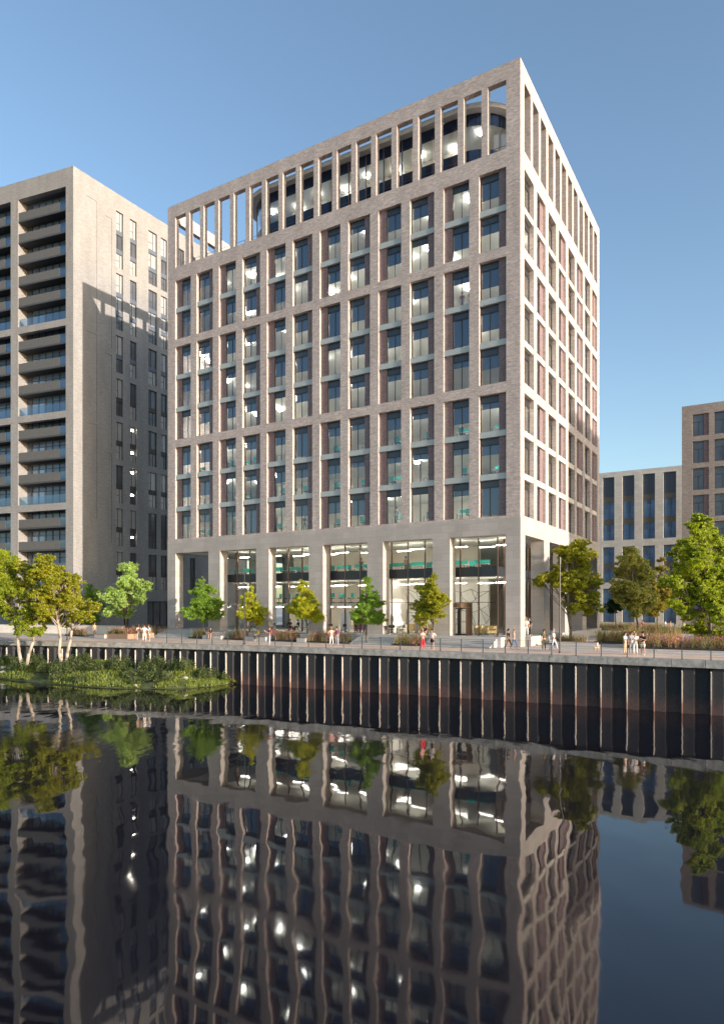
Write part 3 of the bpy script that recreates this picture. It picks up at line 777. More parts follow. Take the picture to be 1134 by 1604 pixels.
# ------------------------------------------------------------------ trees
def leaf_mesh(m, c, size, r):
    n = Vector((r.gauss(0,1), r.gauss(0,1), r.gauss(0,.9)+.12)).normalized()
    a = n.cross(Vector((r.gauss(0,1), r.gauss(0,1), r.gauss(0,1)))).normalized(); b = n.cross(a)
    l = size*r.uniform(.7,1.3); w = l*r.uniform(.55,.8)
    p = [c - a*l*.5, c + b*w*.5 + n*w*.12, c + a*l*.5, c - b*w*.5 + n*w*.12]
    k = len(m.v); m.v += [tuple(x) for x in p]; m.f += [(k,k+1,k+2),(k,k+2,k+3)]; m.m += [0,0]
def tree(name, label, base, stems, lobes, lm, bark, leaf=.17, dens=1.0, seed=1, trunk_r=.09, cat='tree', group=None, fork=.45):
    """base: world point; stems: [(base point, crown anchor)]; lobes: [(centre, rx, ry, rz)] in world space"""
    r = random.Random(seed)
    t = empty(name, base); tag(t, label, cat, group)
    M0 = Matrix.Translation(-Vector(base))
    tk = MB(M0)
    for sb, sa in stems:
        sb = Vector(sb); sa = Vector(sa); pts = []; rs = []
        for i in range(6):
            f = i/5; p = sb.lerp(sa, f) + Vector((r.uniform(-1,1), r.uniform(-1,1), 0))*.03*(sa-sb).length*(0 if i in (0,) else 1)
            pts.append(p); rs.append(trunk_r*(1.25-f*.75))
        tk.path(pts, rs, 8)
        mine = sorted(lobes, key=lambda l: (l[0]-sa).length)[:max(5, len(lobes)//len(stems)+1)] if len(stems) > 1 else lobes
        for c, rx, ry, rz in mine:
            f = r.uniform(fork, .95); st = sb.lerp(sa, f); st = pts[min(5, int(f*5))].lerp(pts[min(5,int(f*5)+1)], f*5-int(f*5)) if f < 1 else sa
            mid = st.lerp(c, .55) + Vector((0,0,-.05*(c-st).length))
            rr = trunk_r*.42*(1.2-f*.5)
            tk.path([st, mid, c], [rr, rr*.6, rr*.25], 6)
            for q in range(4):
                e = c + Vector((r.uniform(-1,1)*rx, r.uniform(-1,1)*ry, r.uniform(-.6,1)*rz))*.85
                s2 = mid.lerp(c, r.random()); tk.path([s2, s2.lerp(e,.5)+Vector((0,0,.03)), e], [rr*.32, rr*.22, rr*.08], 4)
    tk.build('trunk', bark, t, fix=False, smooth=True)
    lv_ = MB()
    for c, rx, ry, rz in lobes:
        vol = (rx*ry*rz)**(1/3)
        ncl = max(10, int(22*dens*(vol/.6)))
        for k in range(ncl):
            d = Vector((r.gauss(0,1), r.gauss(0,1), r.gauss(0,1))).normalized(); q = 1.12*r.random()**.4
            cc = c + Vector((d.x*rx*q, d.y*ry*q, d.z*rz*q)); cr = vol*r.uniform(.20,.36)
            nl = int(r.uniform(44,70)*dens*(cr/.2)**1.5*(.17/leaf)**1.2)
            for j in range(min(nl,260)):
                e = Vector((r.gauss(0,1), r.gauss(0,1), r.gauss(0,.55)))
                e = e*(cr*.55)
                leaf_mesh(lv_, cc+e-Vector(base), leaf, r)
    print('LEAVES', label[:30], len(lv_.f)//2)
    lv_.build('crown', lm, t, fix=False)
    return t
def lobes_from(px_lobes, D, r, squash=.8, depth=1.0, sub=3):
    out = []
    for (x, y, rp) in px_lobes:
        c = at(x, y, D + r.uniform(-1,1)*depth); rad = rp*1.13*D/F
        for k in range(sub):
            d = Vector((r.uniform(-1,1), r.uniform(-1,1)*1.1, r.uniform(-.8,.8)))*rad*.62
            q = rad*r.uniform(.55,.85)
            out.append((c+d, q, q, q*squash))
    return out
lm_bright = leafmat('bright_green_leaf', (.22,.35,.045))
lm_olive = leafmat('olive_yellow_leaf', (.32,.33,.025))
lm_yel = leafmat('yellow_green_leaf', (.42,.44,.03))
lm_pale = leafmat('pale_green_leaf', (.38,.50,.16)); lm_polive = leafmat('pale_olive_leaf', (.40,.40,.11))
lm_dark = leafmat('dark_green_leaf', (.03,.07,.015))
lm_gold = leafmat('golden_brown_leaf', (.30,.26,.04))
lm_green = leafmat('fresh_green_leaf', (.28,.34,.025))
def street(px, D, top, bot, lo, hi, lm, label, seed, z0=ZQ, bark='bark', leaf=.13, dens=1.0, lob=None, tr=.075, group='young trees along the promenade', name='street_tree'):
    r = random.Random(seed)
    cx = (lo+hi)/2; w = (hi-lo)/2; h_ = (bot-top)
    if lob is None:
        lob = []
        n = 7
        for i in range(n):
            f = i/(n-1); yy = bot - h_*.12 - f*h_*.76
            ww = w*(1-.72*f)*(.75 if f < .1 else 1)
            for k in range(3 if f < .6 else (2 if f < .85 else 1)):
                lob.append((cx + r.uniform(-1,1)*ww*.72, yy+r.uniform(-4,4), (w*.42)*(1-.45*f)*r.uniform(.8,1.15)))
    base = onz(px, D, z0)
    L_ = lobes_from(lob, D, r, depth=w*D/F*.55)
    return tree(name, label, base, [(base, at(cx, top+h_*.35, D))], L_, lm, M[bark], leaf=leaf, dens=dens, seed=seed, trunk_r=tr, group=group, fork=.35)
ZB = Z(3.44)+3.9
street(319, 72, 905, 968, 289, 350, lm_bright, 'bright green round young tree in front of the leftmost colonnade opening', 21)
street(393, 68.5, 916, 978, 366, 418, lm_yel, 'yellow-green young tree right behind the cross-armed lamp post', 22)
street(480, 65, 908, 971, 450, 508, lm_yel, 'olive young tree before the third colonnade opening from the left', 23)
street(575, 61, 898, 978, 549, 604, lm_bright, 'tall bright green narrow young tree before the fourth colonnade opening', 24)
street(677, 57.7, 903, 966, 644, 713, lm_olive, 'broad olive young tree behind the couple with red trousers', 25, leaf=.14)
street(198, 80, 885, 968, 165, 236, lm_pale, 'pale green tree rising behind the wooden planters', 26, leaf=.18,
       lob=[(200,893,12),(193,905,14),(205,915,13),(187,925,15),(212,925,12),(226,922,10),(178,935,14),(200,937,14),(216,938,9),(172,957,10),(190,952,12),(206,958,10),(232,924,6)])
street(140, 86, 915, 970, 118, 168, lm_bright, 'bright green tree half hidden behind the olive riverbank tree', 27)
street(893, 60, 838, 970, 840, 942, lm_olive, 'large olive tree with spreading branches before the sunlit flank of the office', 28, tr=.13, leaf=.17,
       lob=[(907,848,13),(903,862,16),(888,866,14),(920,868,13),(898,882,17),(914,888,14),(878,892,14),(857,904,14),(846,908,9),(885,908,17),(905,908,18),(926,908,13),(935,918,9),(895,925,16),(914,930,15),(930,935,10),(906,948,14),(922,952,12),(888,943,9),(938,958,6)], group='trees on the plaza')
street(997, 75, 858, 966, 956, 1028, lm_polive, 'pale olive slender tree rising behind the four standing friends', 29, tr=.10, leaf=.2,
       lob=[(990,868,12),(985,880,14),(1000,884,13),(975,896,12),(995,900,16),(1012,900,12),(982,914,15),(1005,916,16),(964,918,10),(972,930,13),(995,932,16),(1016,930,13),(985,948,13),(1005,950,13),(1018,945,9),(1000,962,8)], group='trees on the plaza')
street(1032, 88, 866, 965, 1008, 1056, lm_gold, 'golden brown tree between the slender tree and the big tree', 30, group='trees on the plaza', leaf=.22)
street(965, 106, 925, 958, 947, 980, lm_dark, 'small dark green tree near the base of the pale stone office', 31, group='trees on the plaza', leaf=.22)
street(1117, 55, 805, 1000, 1030, 1190, lm_green, 'largest tree, dense bright green crown at the right edge', 32, tr=.13, leaf=.20, dens=1.0,
       lob=[(1098,816,12),(1088,832,14),(1108,835,16),(1078,850,15),(1098,856,20),(1120,856,16),(1068,872,15),(1088,880,20),(1112,882,20),(1136,876,18),(1056,895,16),(1078,905,20),(1104,908,22),(1130,905,22),(1158,900,20),(1050,915,13),(1066,930,18),(1092,935,22),(1120,935,22),(1150,935,24),(1180,925,20),(1056,948,12),(1078,958,17),(1104,962,18),(1132,965,20),(1165,962,22),(1088,985,14),(1112,990,13),(1138,990,16),(1075,986,8)], group='trees on the plaza')
# riverbank trees with several pale stems
def bank_tree(label, stems, lob, D, lm, seed, zb=1.3, leaf=.15):
    r = random.Random(seed)
    st = [(onz(px, D, zb), at(ax, ay, D)) for px, ax, ay in stems]
    L_ = lobes_from(lob, D, r, depth=1.6)
    return tree('riverbank_tree', label, st[0][0], st, L_, lm, M['palebark'], leaf=leaf, dens=1.0, seed=seed, trunk_r=.14, group='trees on the riverbank', fork=.5)
bank_tree('fresh green multi-stemmed tree on the riverbank at the left edge', [(34,14,925),(42,62,950)],
          [(2,880,18),(-12,895,22),(14,898,16),(-30,915,26),(4,918,20),(22,925,14),(-10,940,22),(12,948,15),(30,935,10),(18,965,13),(34,975,13),(50,985,11),(28,990,9),(60,968,10),(44,958,9),(-30,955,22)], 64, lm_green, 41)
bank_tree('olive multi-stemmed tree with wide crown on the riverbank', [(97,86,935),(104,118,940)],
          [(48,885,13),(70,886,15),(60,902,16),(90,892,14),(80,912,17),(48,915,14),(104,902,12),(102,922,16),(60,932,16),(82,938,18),(118,925,11),(44,945,12),(108,945,15),(64,955,14),(124,940,12),(132,952,13),(146,952,9),(90,960,12),(118,965,12),(140,966,9),(52,965,10),(75,972,8),(104,976,7),(66,985,6)], 63, lm_olive, 42)

# ------------------------------------------------------------------ grassy riverbank
bk_edge = [(-60,1060,),(0,1064),(60,1070),(120,1076),(180,1079),(240,1080),(290,1079),(330,1076),(360,1071),(372,1067)]
def bank_pt(px, f, r):
    # f 0 at the wall, 1 at the waterline
    for i in range(len(bk_edge)-1):
        if bk_edge[i][0] <= px <= bk_edge[i+1][0]:
            q = (px-bk_edge[i][0])/(bk_edge[i+1][0]-bk_edge[i][0]); ye = bk_edge[i][1]*(1-q)+bk_edge[i+1][1]*q; break
    else: ye = bk_edge[-1][1]
    De = ZC*F/(ye-950); f = max(f, 0)
    s = qs_cache(px); w_ = qat(s)[0]; Dw = w_.y
    D = Dw*(1-f)+De*f
    k = min(1, max(0, (373-px)/90))
    z = (1.25+.35*math.sin(px*.05))*k**.6*(1-f**1.5) + .05*k
    return onz(px, D, z)
_qc = {}
def qs_cache(px):
    px = round(px/5)*5
    if px not in _qc: _qc[px] = qs_of_px(px)
    return _qc[px]
g = MB(); nx, ny = 60, 10; br_ = random.Random(4); grid = []
for i in range(nx+1):
    px = -60 + 433*i/nx; row = []
    for j in range(ny+1):
        p = bank_pt(px, j/ny*1.12-.02, br_); p.z += (br_.uniform(-.08,.08) if 0 < j < ny-1 else 0) ; 
        if j >= ny-1: p.z = min(p.z, .1) - .25*(j-ny+2)*.6
        row.append(p)
    grid.append(row)
for i in range(nx):
    for j in range(ny): g.quad(grid[i][j], grid[i+1][j], grid[i+1][j+1], grid[i][j+1])
M['bank'] = plain('grassy_soil', (.07,.085,.025), .95, noise=.5, scale=1.2, bump=.05)
tag(g.build('riverbank', M['bank'], smooth=True), kind='structure')
def blade_patch(pts, h0, h1, mat, name, lean=.35, width=.03, per=1):
    r = random.Random(len(pts)); m = MB()
    for p in pts:
        for k in range(per):
            b = Vector(p) + Vector((r.uniform(-.12,.12), r.uniform(-.12,.12), 0)); h_ = r.uniform(h0,h1); a_ = r.uniform(0,2*math.pi)
            t_ = b + Vector((math.cos(a_)*lean*h_*r.random(), math.sin(a_)*lean*h_*r.random(), h_)); s_ = Vector((math.cos(a_+1.57), math.sin(a_+1.57), 0))*width
            k0 = len(m.v); m.v += [tuple(b-s_), tuple(b+s_), tuple(t_+s_*.2)]; m.f.append((k0,k0+1,k0+2)); m.m.append(0)
    return m
lm_grass = leafmat('bank_grass', (.24,.29,.055)); lm_shrub = leafmat('shrub_leaf', (.11,.145,.05))
gp = []
for i in range(9000):
    px = br_.uniform(-60, 370); f = br_.uniform(.0,.97); p = bank_pt(px, f, br_)
    if math.sin(px*.11+f*5)+math.sin(px*.037+2)+br_.uniform(-.8,.8) > -.6: gp.append(p)
tag(blade_patch(gp, .08, .26, lm_grass, 'g', per=3, width=.035).build('grass', lm_grass, fix=False), kind='stuff')
def shrub(name, label, base, rx, rz, lm, seed, leaf=.1, n=None, group=None, cat='shrub', ry=None):
    r = random.Random(seed); t = empty(name, base); tag(t, label, cat, group); ry = ry or rx
    m = MB(); st = MB()
    for k in range(9):
        a_ = r.uniform(0,6.28); e = Vector((math.cos(a_)*rx*.7*r.random(), math.sin(a_)*ry*.7*r.random(), rz*r.uniform(.6,1.1))); st.path([Vector((0,0,-.1)), e*.5, e], [.025,.015,.006], 4)
    n = n or int(900*rx*rz/.5)
    for k in range(n):
        a_ = r.uniform(0,6.28); q = math.sqrt(r.random()); lump = 1+.25*math.sin(a_*3+seed)+.15*math.sin(a_*7+seed*2)
        hmax = rz*math.sqrt(max(0,1-q*q*.85))*lump
        leaf_mesh(m, Vector((math.cos(a_)*q*rx*lump, math.sin(a_)*q*ry*lump, hmax*r.uniform(.25,1.08))), leaf, r)
    st.build('stem', M['bark'], t, fix=False); m.build('foliage', lm, t, fix=False)
    return t
where = ['at the far left by the wall','left of the green riverbank tree','under the green riverbank tree','at the foot of the green tree','between the two riverbank trees','under the olive tree stems','just right of the olive tree stems','below the standing group of three','near the waterline under the olive tree','mid bank right of the olive tree','beside the leftmost lit pile edges','low by the water in mid bank','at the bare brown soil patch','by the wall near the right end','on the crest before the end','at the pointed right end of the bank','second from the right end of the bank']
spt = [(10,.35,1.0,.6),(35,.6,1.1,.55),(55,.3,1.0,.7),(72,.55,1.2,.7),(88,.8,.7,.5),(108,.45,1.6,.85),(130,.25,1.2,.8),(155,.5,.8,.45),(122,.85,.7,.4),(186,.35,1.3,.85),(208,.6,1.3,.55),(215,.85,.6,.4),(243,.3,1.4,.9),(252,.75,1.3,.6),(285,.4,1.2,.7),(352,.35,.8,.5),(322,.5,1.1,.65)]
for i, (px, f, rx, rz) in enumerate(spt):
    shrub('bank_shrub', 'low dark green shrub on the riverbank, ' + where[i], bank_pt(px, f, br_), rx*.85, rz*1.3, lm_shrub, 60+i, leaf=.13, n=int(2600*rx*rz), group='shrubs on the riverbank')
# pale stones in the grass by the waterline
def rock(px, f, s, i, lab):
    r = random.Random(90+i); p = bank_pt(px, f, r); b = bmesh.new(); bmesh.ops.create_icosphere(b, subdivisions=2, radius=s)
    for v in b.verts: v.co *= r.uniform(.8,1.15); v.co.z *= .6
    me = bpy.data.meshes.new('rock'); b.to_mesh(me); b.free(); me.materials.append(M['rock'])
    o = link_obj('rock', me, None, p+Vector((0,0,s*.2))); tag(o, lab, 'rock', 'stones on the riverbank')
M['rock'] = plain('pale_rock', (.36,.34,.31), .9, noise=.25, scale=5)
for i, (px, f, s, lab) in enumerate([(6,.55,.35,'broad pale stone at the left edge of the bank'),(16,.6,.22,'small pale stone right beside the broad one at the left edge'),(4,.75,.25,'pale stone nearest the water at the left edge'),(205,.7,.22,'single pale stone among shrubs in mid bank'),(212,.9,.2,'pale stone at the waterline in mid bank'),(262,.55,.28,'grey stone on grass behind the right half shrubs'),(290,.7,.26,'reddish lit stone near the right end of the bank')]):
    rock(px, f, s, i, lab)

# ------------------------------------------------------------------ planting on land
gr_mats = [leafmat('straw_grass', (.50,.38,.22)), leafmat('rust_grass', (.30,.17,.11)), leafmat('sage_leaf', (.20,.24,.09)), leafmat('pink_flower', (.70,.22,.42)), leafmat('orange_flower', (.75,.28,.08))]
def bed(label, c, rx, ry, h_, seed, mix=(0,1,2), flowers=0, ang=ROT, group='planting beds of ornamental grass', box=None, z=ZQ):
    r = random.Random(seed); t = empty('planting_bed', (c.x, c.y, z), ang); tag(t, label, 'planting', group)
    MB().box(-rx,rx,-ry,ry,0,.16 if not box else box).build('soil_bed' if not box else 'planter_box', M['soil'] if not box else M['wood'], t)
    zb = .16 if not box else box
    for mi in mix:
        pts = []
        for k in range(int(rx*ry*4*26)):
            pts.append((r.uniform(-rx,rx)*.96, r.uniform(-ry,ry)*.96, zb))
        lump = [(r.uniform(-rx,rx), r.uniform(-ry,ry)) for _ in range(int(rx*ry*4)+3)]
        pts = [p for p in pts if min((p[0]-q[0])**2+(p[1]-q[1])**2 for q in lump) < .16]
        m = blade_patch(pts, h_*.6, h_*1.4, None, 'b', lean=.7, width=.022, per=3)
        m.build({0:'straw_grass',1:'rust_grass',2:'sage_foliage'}.get(mi,'flowers'), gr_mats[mi], t, fix=False)['kind'] = 'stuff'
    if flowers:
        for mi in ((3,4) if flowers > 1 else (3,)):
            m = MB()
            for k in range(int(rx*ry*4*30)): leaf_mesh(m, Vector((r.uniform(-rx,rx), r.uniform(-ry,ry), zb+h_*r.uniform(.35,1.1))), .10, r)
            m.build('flowers', gr_mats[mi], t, fix=False)['kind'] = 'stuff'
    return t
def fl(t, dist):     # a point in front of the main facade, t metres along from the corner
    return C0 - UX*t - VY*dist
for t0, t1, lab, fl_, sd_ in ((8.2,10.3,'dark rust grass bed between the two flights of steps by the revolving door',0,1),(15.3,19.6,'grass bed with pink flowers under the tall bright green tree',1,2),
        (21.0,24.2,'grass bed with orange flowers under the olive tree',2,3),(27.2,30.0,'pale straw grass bed behind the man with the red backpack',0,4),(33.0,35.0,'rust grass bed right of the leftmost steps',0,5)):
    c = fl((t0+t1)/2, 2.3); bed(lab, c, (t1-t0)/2, .75, .85, sd_, flowers=fl_)
bed('large straw grass bed behind the four standing friends', onz(1000, 62, 0), 3.6, 1.6, 1.1, 11, mix=(0,0,2), flowers=0)
bed('long bed of grass and pink flowers under the largest tree', onz(1085, 54, 0), 5.0, 1.3, .85, 12, flowers=1)
bed('low grass bed beneath the large olive tree', onz(893, 60.5, 0), 1.5, .9, .7, 13)
bed('rust-coloured bed near the small dark tree', onz(975, 96, 0), 5.2, 1.4, .9, 14, mix=(1,1,2))
bed('brown grass bed at the far side of the plaza right', onz(1060, 86, 0), 6, 1.2, .8, 15, mix=(1,0,2))
bed('flowering bed in a pale timber planter left of the standing group of three', onz(190, 72, 0), 1.7, .6, .6, 16, flowers=2, box=.5, group='timber planters')
bed('straw grass bed in the timber planter behind the standing group of three', onz(222, 74, 0), 1.3, .6, .7, 17, mix=(0,1), box=.5, group='timber planters')
bed('brown grass bed by the tower entrance right of the standing group', onz(247, 77, 0), 1.5, .8, .9, 18, mix=(0,1))
bed('pink flowering bed behind the olive riverbank tree', onz(124, 78, 0), 1.6, .7, .7, 19, flowers=1)

# ------------------------------------------------------------------ street furniture
def bench(label, c, ang, w, tiers=2):
    t = empty('seating_block', c, ang); tag(t, label, 'bench', 'timber seating blocks before the office')
    m = MB(); s_ = MB()
    for k in range(tiers):
        m.box(-w/2,w/2,-.6+.55*k,-.05+.55*k,0,.38+.36*k)
        for q in range(5): s_.box(-w/2-.02,w/2+.02,-.62+.55*k+q*.11,-.53+.55*k+q*.11,.385+.36*k,.43+.36*k)
    m.build('base', M['step'], t); s_.build('slats', M['wood'], t)
for t0, w, lab in ((31.6,2.6,'timber seating block with the seated woman in black'),(25.8,2.6,'timber seating block with the seated person in yellow'),(19.9+.3,1.0,'narrow timber seating block under the tall green tree'),):
    bench(lab, fl(t0, 2.6), ROT, w)
bench('low timber bench beside the large olive tree', onz(905, 57.5, ZQ), ROT, 3.4, 1)
bench('timber bench beside the timber planters on the left', onz(163, 73, ZQ), ROT, 1.6, 1)
lwll = empty('garden_wall', onz(120, 84, ZQ), ROT*.6); tag(lwll, 'long low pale garden wall in front of the apartment tower', 'wall')
MB().box(-14,7,-.2,.2,0,1.0).build('wall_body', M['palestone'], lwll); MB().box(-14.05,7.05,-.24,.24,1.0,1.08).build('wall_cap', M['step'], lwll)
def lamp_post(label, px, D, h_, arms):
    t = empty('lamp_post', onz(px, D, ZQ)); tag(t, label, 'lamp post', 'slender lamp posts')
    MB().tube((0,0,0),(0,0,.12),.10,.10,10).tube((0,0,.12),(0,0,h_),.055,.04,10).build('pole', M['frame'], t)
    if arms: 
        MB().tube((-.62,0,h_*.74),(.62,0,h_*.74),.025,n=6).build('cross_arm', M['frame'], t)
        for s_ in (-1,1): MB().box(s_*.62-.16,s_*.62+.16,-.05,.05,h_*.74-.06,h_*.74-.015).build('lamp_head', M['frame'], t)
    else: MB().tube((0,0,h_-.5),(0,0,h_),.075,.075,10).tube((0,0,h_),(0,0,h_+.04),.085,.06,10).build('lamp_head', M['frame'], t)
lamp_post('tall thin lamp post with a short cross arm, left of centre', 383, 61, 6.5, True)
lamp_post('tall plain dark lamp post at the right corner of the office', 877, 49.6, 7.0, False)
lamp_post('dark lamp post half hidden by the olive riverbank tree', 105, 68, 5.5, False)
# armchairs in the lobby, office chairs and desks upstairs
def kit(parts, name):
    """prototype thing from (part name, MB, material); returns a function placing copies"""
    meshes = [(n_, mb.mesh(n_, mt)) for n_, mb, mt in parts]
    def place(loc, rz, label, cat, group):
        t = empty(name, loc, rz); tag(t, label, cat, group)
        for n_, me in meshes: link_obj(n_, me, t)
        return t
    return place
armchair = kit([('seat', MB().box(-.36,.36,-.34,.30,.18,.42), M['beige']), ('backrest', MB().box(-.38,.38,.30,.44,.18,.82), M['beige']),
                ('armrest', MB().box(-.46,-.365,-.34,.42,.15,.60), M['beige']), ('armrest', MB().box(.365,.46,-.34,.42,.15,.60), M['beige']),
                *[('leg', MB().box(x,x+.05,y,y+.05,0,.15), M['blackmetal']) for x in (-.42,.37) for y in (-.3,.3)]], 'armchair')
def loc(x, y, z): return C0 + UX*x + VY*y + Vector((0,0,Z(z)))
for i, (x, y, rz) in enumerate([(-12.4,4.6,.2),(-11.4,4.8,3.0),(-10.3,4.4,.1),(-9.2,4.8,3.3),(-8.4,4.2,.0),(-4.9,3.6,1.4),(-4.2,4.2,3.1),(-3.6,3.1,.3),(-5.3,4.9,2.8),(-7.9,3.4,.6)]):
    armchair(loc(x,y,4.26), ROT+rz, 'beige lobby armchair behind the glazing by the revolving door', 'armchair', 'beige lobby armchairs')
teal = kit([('seat', MB().box(-.24,.24,-.24,.24,.42,.50), M['blackmetal']), ('backrest', MB().box(-.24,.24,.20,.26,.55,1.0), M['teal']),
            ('base', MB().tube((0,0,.05),(0,0,.42),.03).box(-.3,.3,-.03,.03,.03,.07).box(-.03,.03,-.3,.3,.031,.071), M['blackmetal'])], 'office_chair')
desk = kit([('desk_top', MB().box(-.8,.8,-.4,.4,.72,.75), M['white']), *[('leg', MB().box(x,x+.04,y,y+.04,0,.72), M['blackmetal']) for x in (-.78,.74) for y in (-.38,.34)],
            ('screen_divider', MB().box(-.78,.78,.36,.39,.752,1.15), M['teal'])], 'desk')
cr_ = random.Random(9)
for i in range(14):
    x = GX0+1.4+2.15*i
    desk(loc(x, 3.4, 9.96), ROT+cr_.uniform(-.05,.05), 'white desk with teal divider on the first floor above the dark fascia', 'desk', 'desks behind the colonnade glazing')
    teal(loc(x-.5, 2.75, 9.96), ROT+math.pi+cr_.uniform(-.6,.6), 'teal-backed office chair on the first floor above the dark fascia', 'chair', 'teal chairs behind the colonnade glazing')
for i in range(12):
    teal(loc(GX0+5.2+1.15*i, 3.2, 7.21), ROT+cr_.uniform(-.4,.4), 'teal-backed chair on the mezzanine balcony of the lobby', 'chair', 'teal chairs on the mezzanine')
fl3 = zs_[:3]
for fi, (z0, z1) in enumerate(fl3):
    for bi, (a, b) in enumerate(FW):
        if cr_.random() < .8:
            desk(loc((a+b)/2, 2.3, ZQ+z0+.02), ROT, 'white desk with teal divider just inside an upper window, %s brick storey' % ['lowest','second','third'][fi], 'desk', 'desks in the upper offices')
        if cr_.random() < .7:
            teal(loc((a+b)/2+cr_.uniform(-.6,.6), 1.5, ZQ+z0+.02), ROT+math.pi, 'teal office chair just inside an upper window, %s brick storey' % ['lowest','second','third'][fi], 'chair', 'office chairs in the upper offices')
cafe = kit([('seat', MB().box(-.2,.2,-.2,.2,.43,.46), M['blackmetal']), ('backrest', MB().box(-.2,.2,.18,.2,.6,.86).tube((-.19,.19,.46),(-.19,.19,.6),.012).tube((.19,.19,.46),(.19,.19,.6),.012), M['blackmetal']),
            *[('leg', MB().tube((x*1.1,y*1.1,0),(x,y,.43),.012), M['blackmetal']) for x in (-.17,.17) for y in (-.17,.17)]], 'cafe_chair')
ctab = kit([('table_top', MB().tube((0,0,.72),(0,0,.745),.36,.36,20), M['blackmetal']), ('leg', MB().tube((0,0,.02),(0,0,.72),.025).tube((0,0,0),(0,0,.02),.22,.22,16), M['blackmetal'])], 'cafe_table')
for i, x in enumerate((-14.2,-12.9,-11.8)):
    ctab(loc(x,.35,4.25), 0, ['leftmost','middle','rightmost'][i]+' black cafe table on the terrace by the steps', 'table', 'cafe tables on the terrace')
    for s_ in (-1,1): cafe(loc(x+s_*.55,.35,4.25), ROT-s_*1.57, 'black cafe chair on the %s side of the %s terrace table' % ('left' if s_<0 else 'right', ['leftmost','middle','rightmost'][i]), 'chair', 'cafe chairs on the terrace')
for i, t0 in enumerate((26.6,24.4,22.4,19.3,17.6,16.2)):
    cafe(loc(-t0, .6, 4.25), ROT+cr_.uniform(-2,2), 'dark cafe chair standing on the shaded part of the terrace', 'chair', 'cafe chairs in the shaded colonnade')
# shop display inside the ground floor
M['pink'] = plain('pink_artwork', (.60,.16,.30), .7, noise=.5, scale=2); M['redart'] = plain('red_display', (.50,.03,.02), .6, noise=.3)
M['poster'] = plain('white_poster', (.85,.87,.88), .5, noise=.12, scale=1.5)
def board(label, x, y, w_, h_, mt, z=4.5):
    t = empty('display_board', loc(x,y,z-.24), ROT); tag(t, label, 'display board')
    MB().box(-w_/2,w_/2,-.03,.03,.24,.24+h_).build('panel', mt, t); MB().box(-w_/2+.05,-w_/2+.11,.031,.09,0,h_*.6).box(w_/2-.11,w_/2-.05,.031,.09,0,h_*.6).build('stand', M['blackmetal'], t)
board('tall white backlit display board left of the seated cafe guests', -24.6, 3.2, 1.7, 2.1, M['poster'])
board('white display board behind the seated cafe guests', -22.6, 3.5, 1.2, 2.2, M['poster'])
board('pink blotchy display board inside the fourth colonnade opening', -17.3, 3.0, 1.2, 2.1, M['pink'])
board('white framed display board left of the pink one', -19.2, 3.0, 1.1, 1.9, M['poster'])

# ------------------------------------------------------------------ people
def skinned(name, V, E, rad, sub=1):
    me = bpy.data.meshes.new(name); me.from_pydata(V, E, [])
    o = bpy.data.objects.new(name, me); col.objects.link(o)
    sk = o.modifiers.new('skin', 'SKIN'); 
    lay = me.skin_vertices[0] if me.skin_vertices else None
    if lay is None:
        bm = bmesh.new(); bm.from_mesh(me); bm.verts.layers.skin.verify(); bm.to_mesh(me); bm.free(); lay = me.skin_vertices[0]
    for i, r_ in enumerate(rad):
        r_ = r_ if isinstance(r_, tuple) else (r_, r_)
        lay.data[i].radius = r_
        lay.data[i].use_root = (i == 0)
    sk.use_smooth_shade = True
    s_ = o.modifiers.new('sub', 'SUBSURF'); s_.levels = sub; s_.render_levels = sub
    dg = bpy.context.evaluated_depsgraph_get()
    ev = o.evaluated_get(dg); out = bpy.data.meshes.new_from_object(ev); out.name = name
    bpy.data.objects.remove(o); 
    for p in out.polygons: p.use_smooth = True
    return out
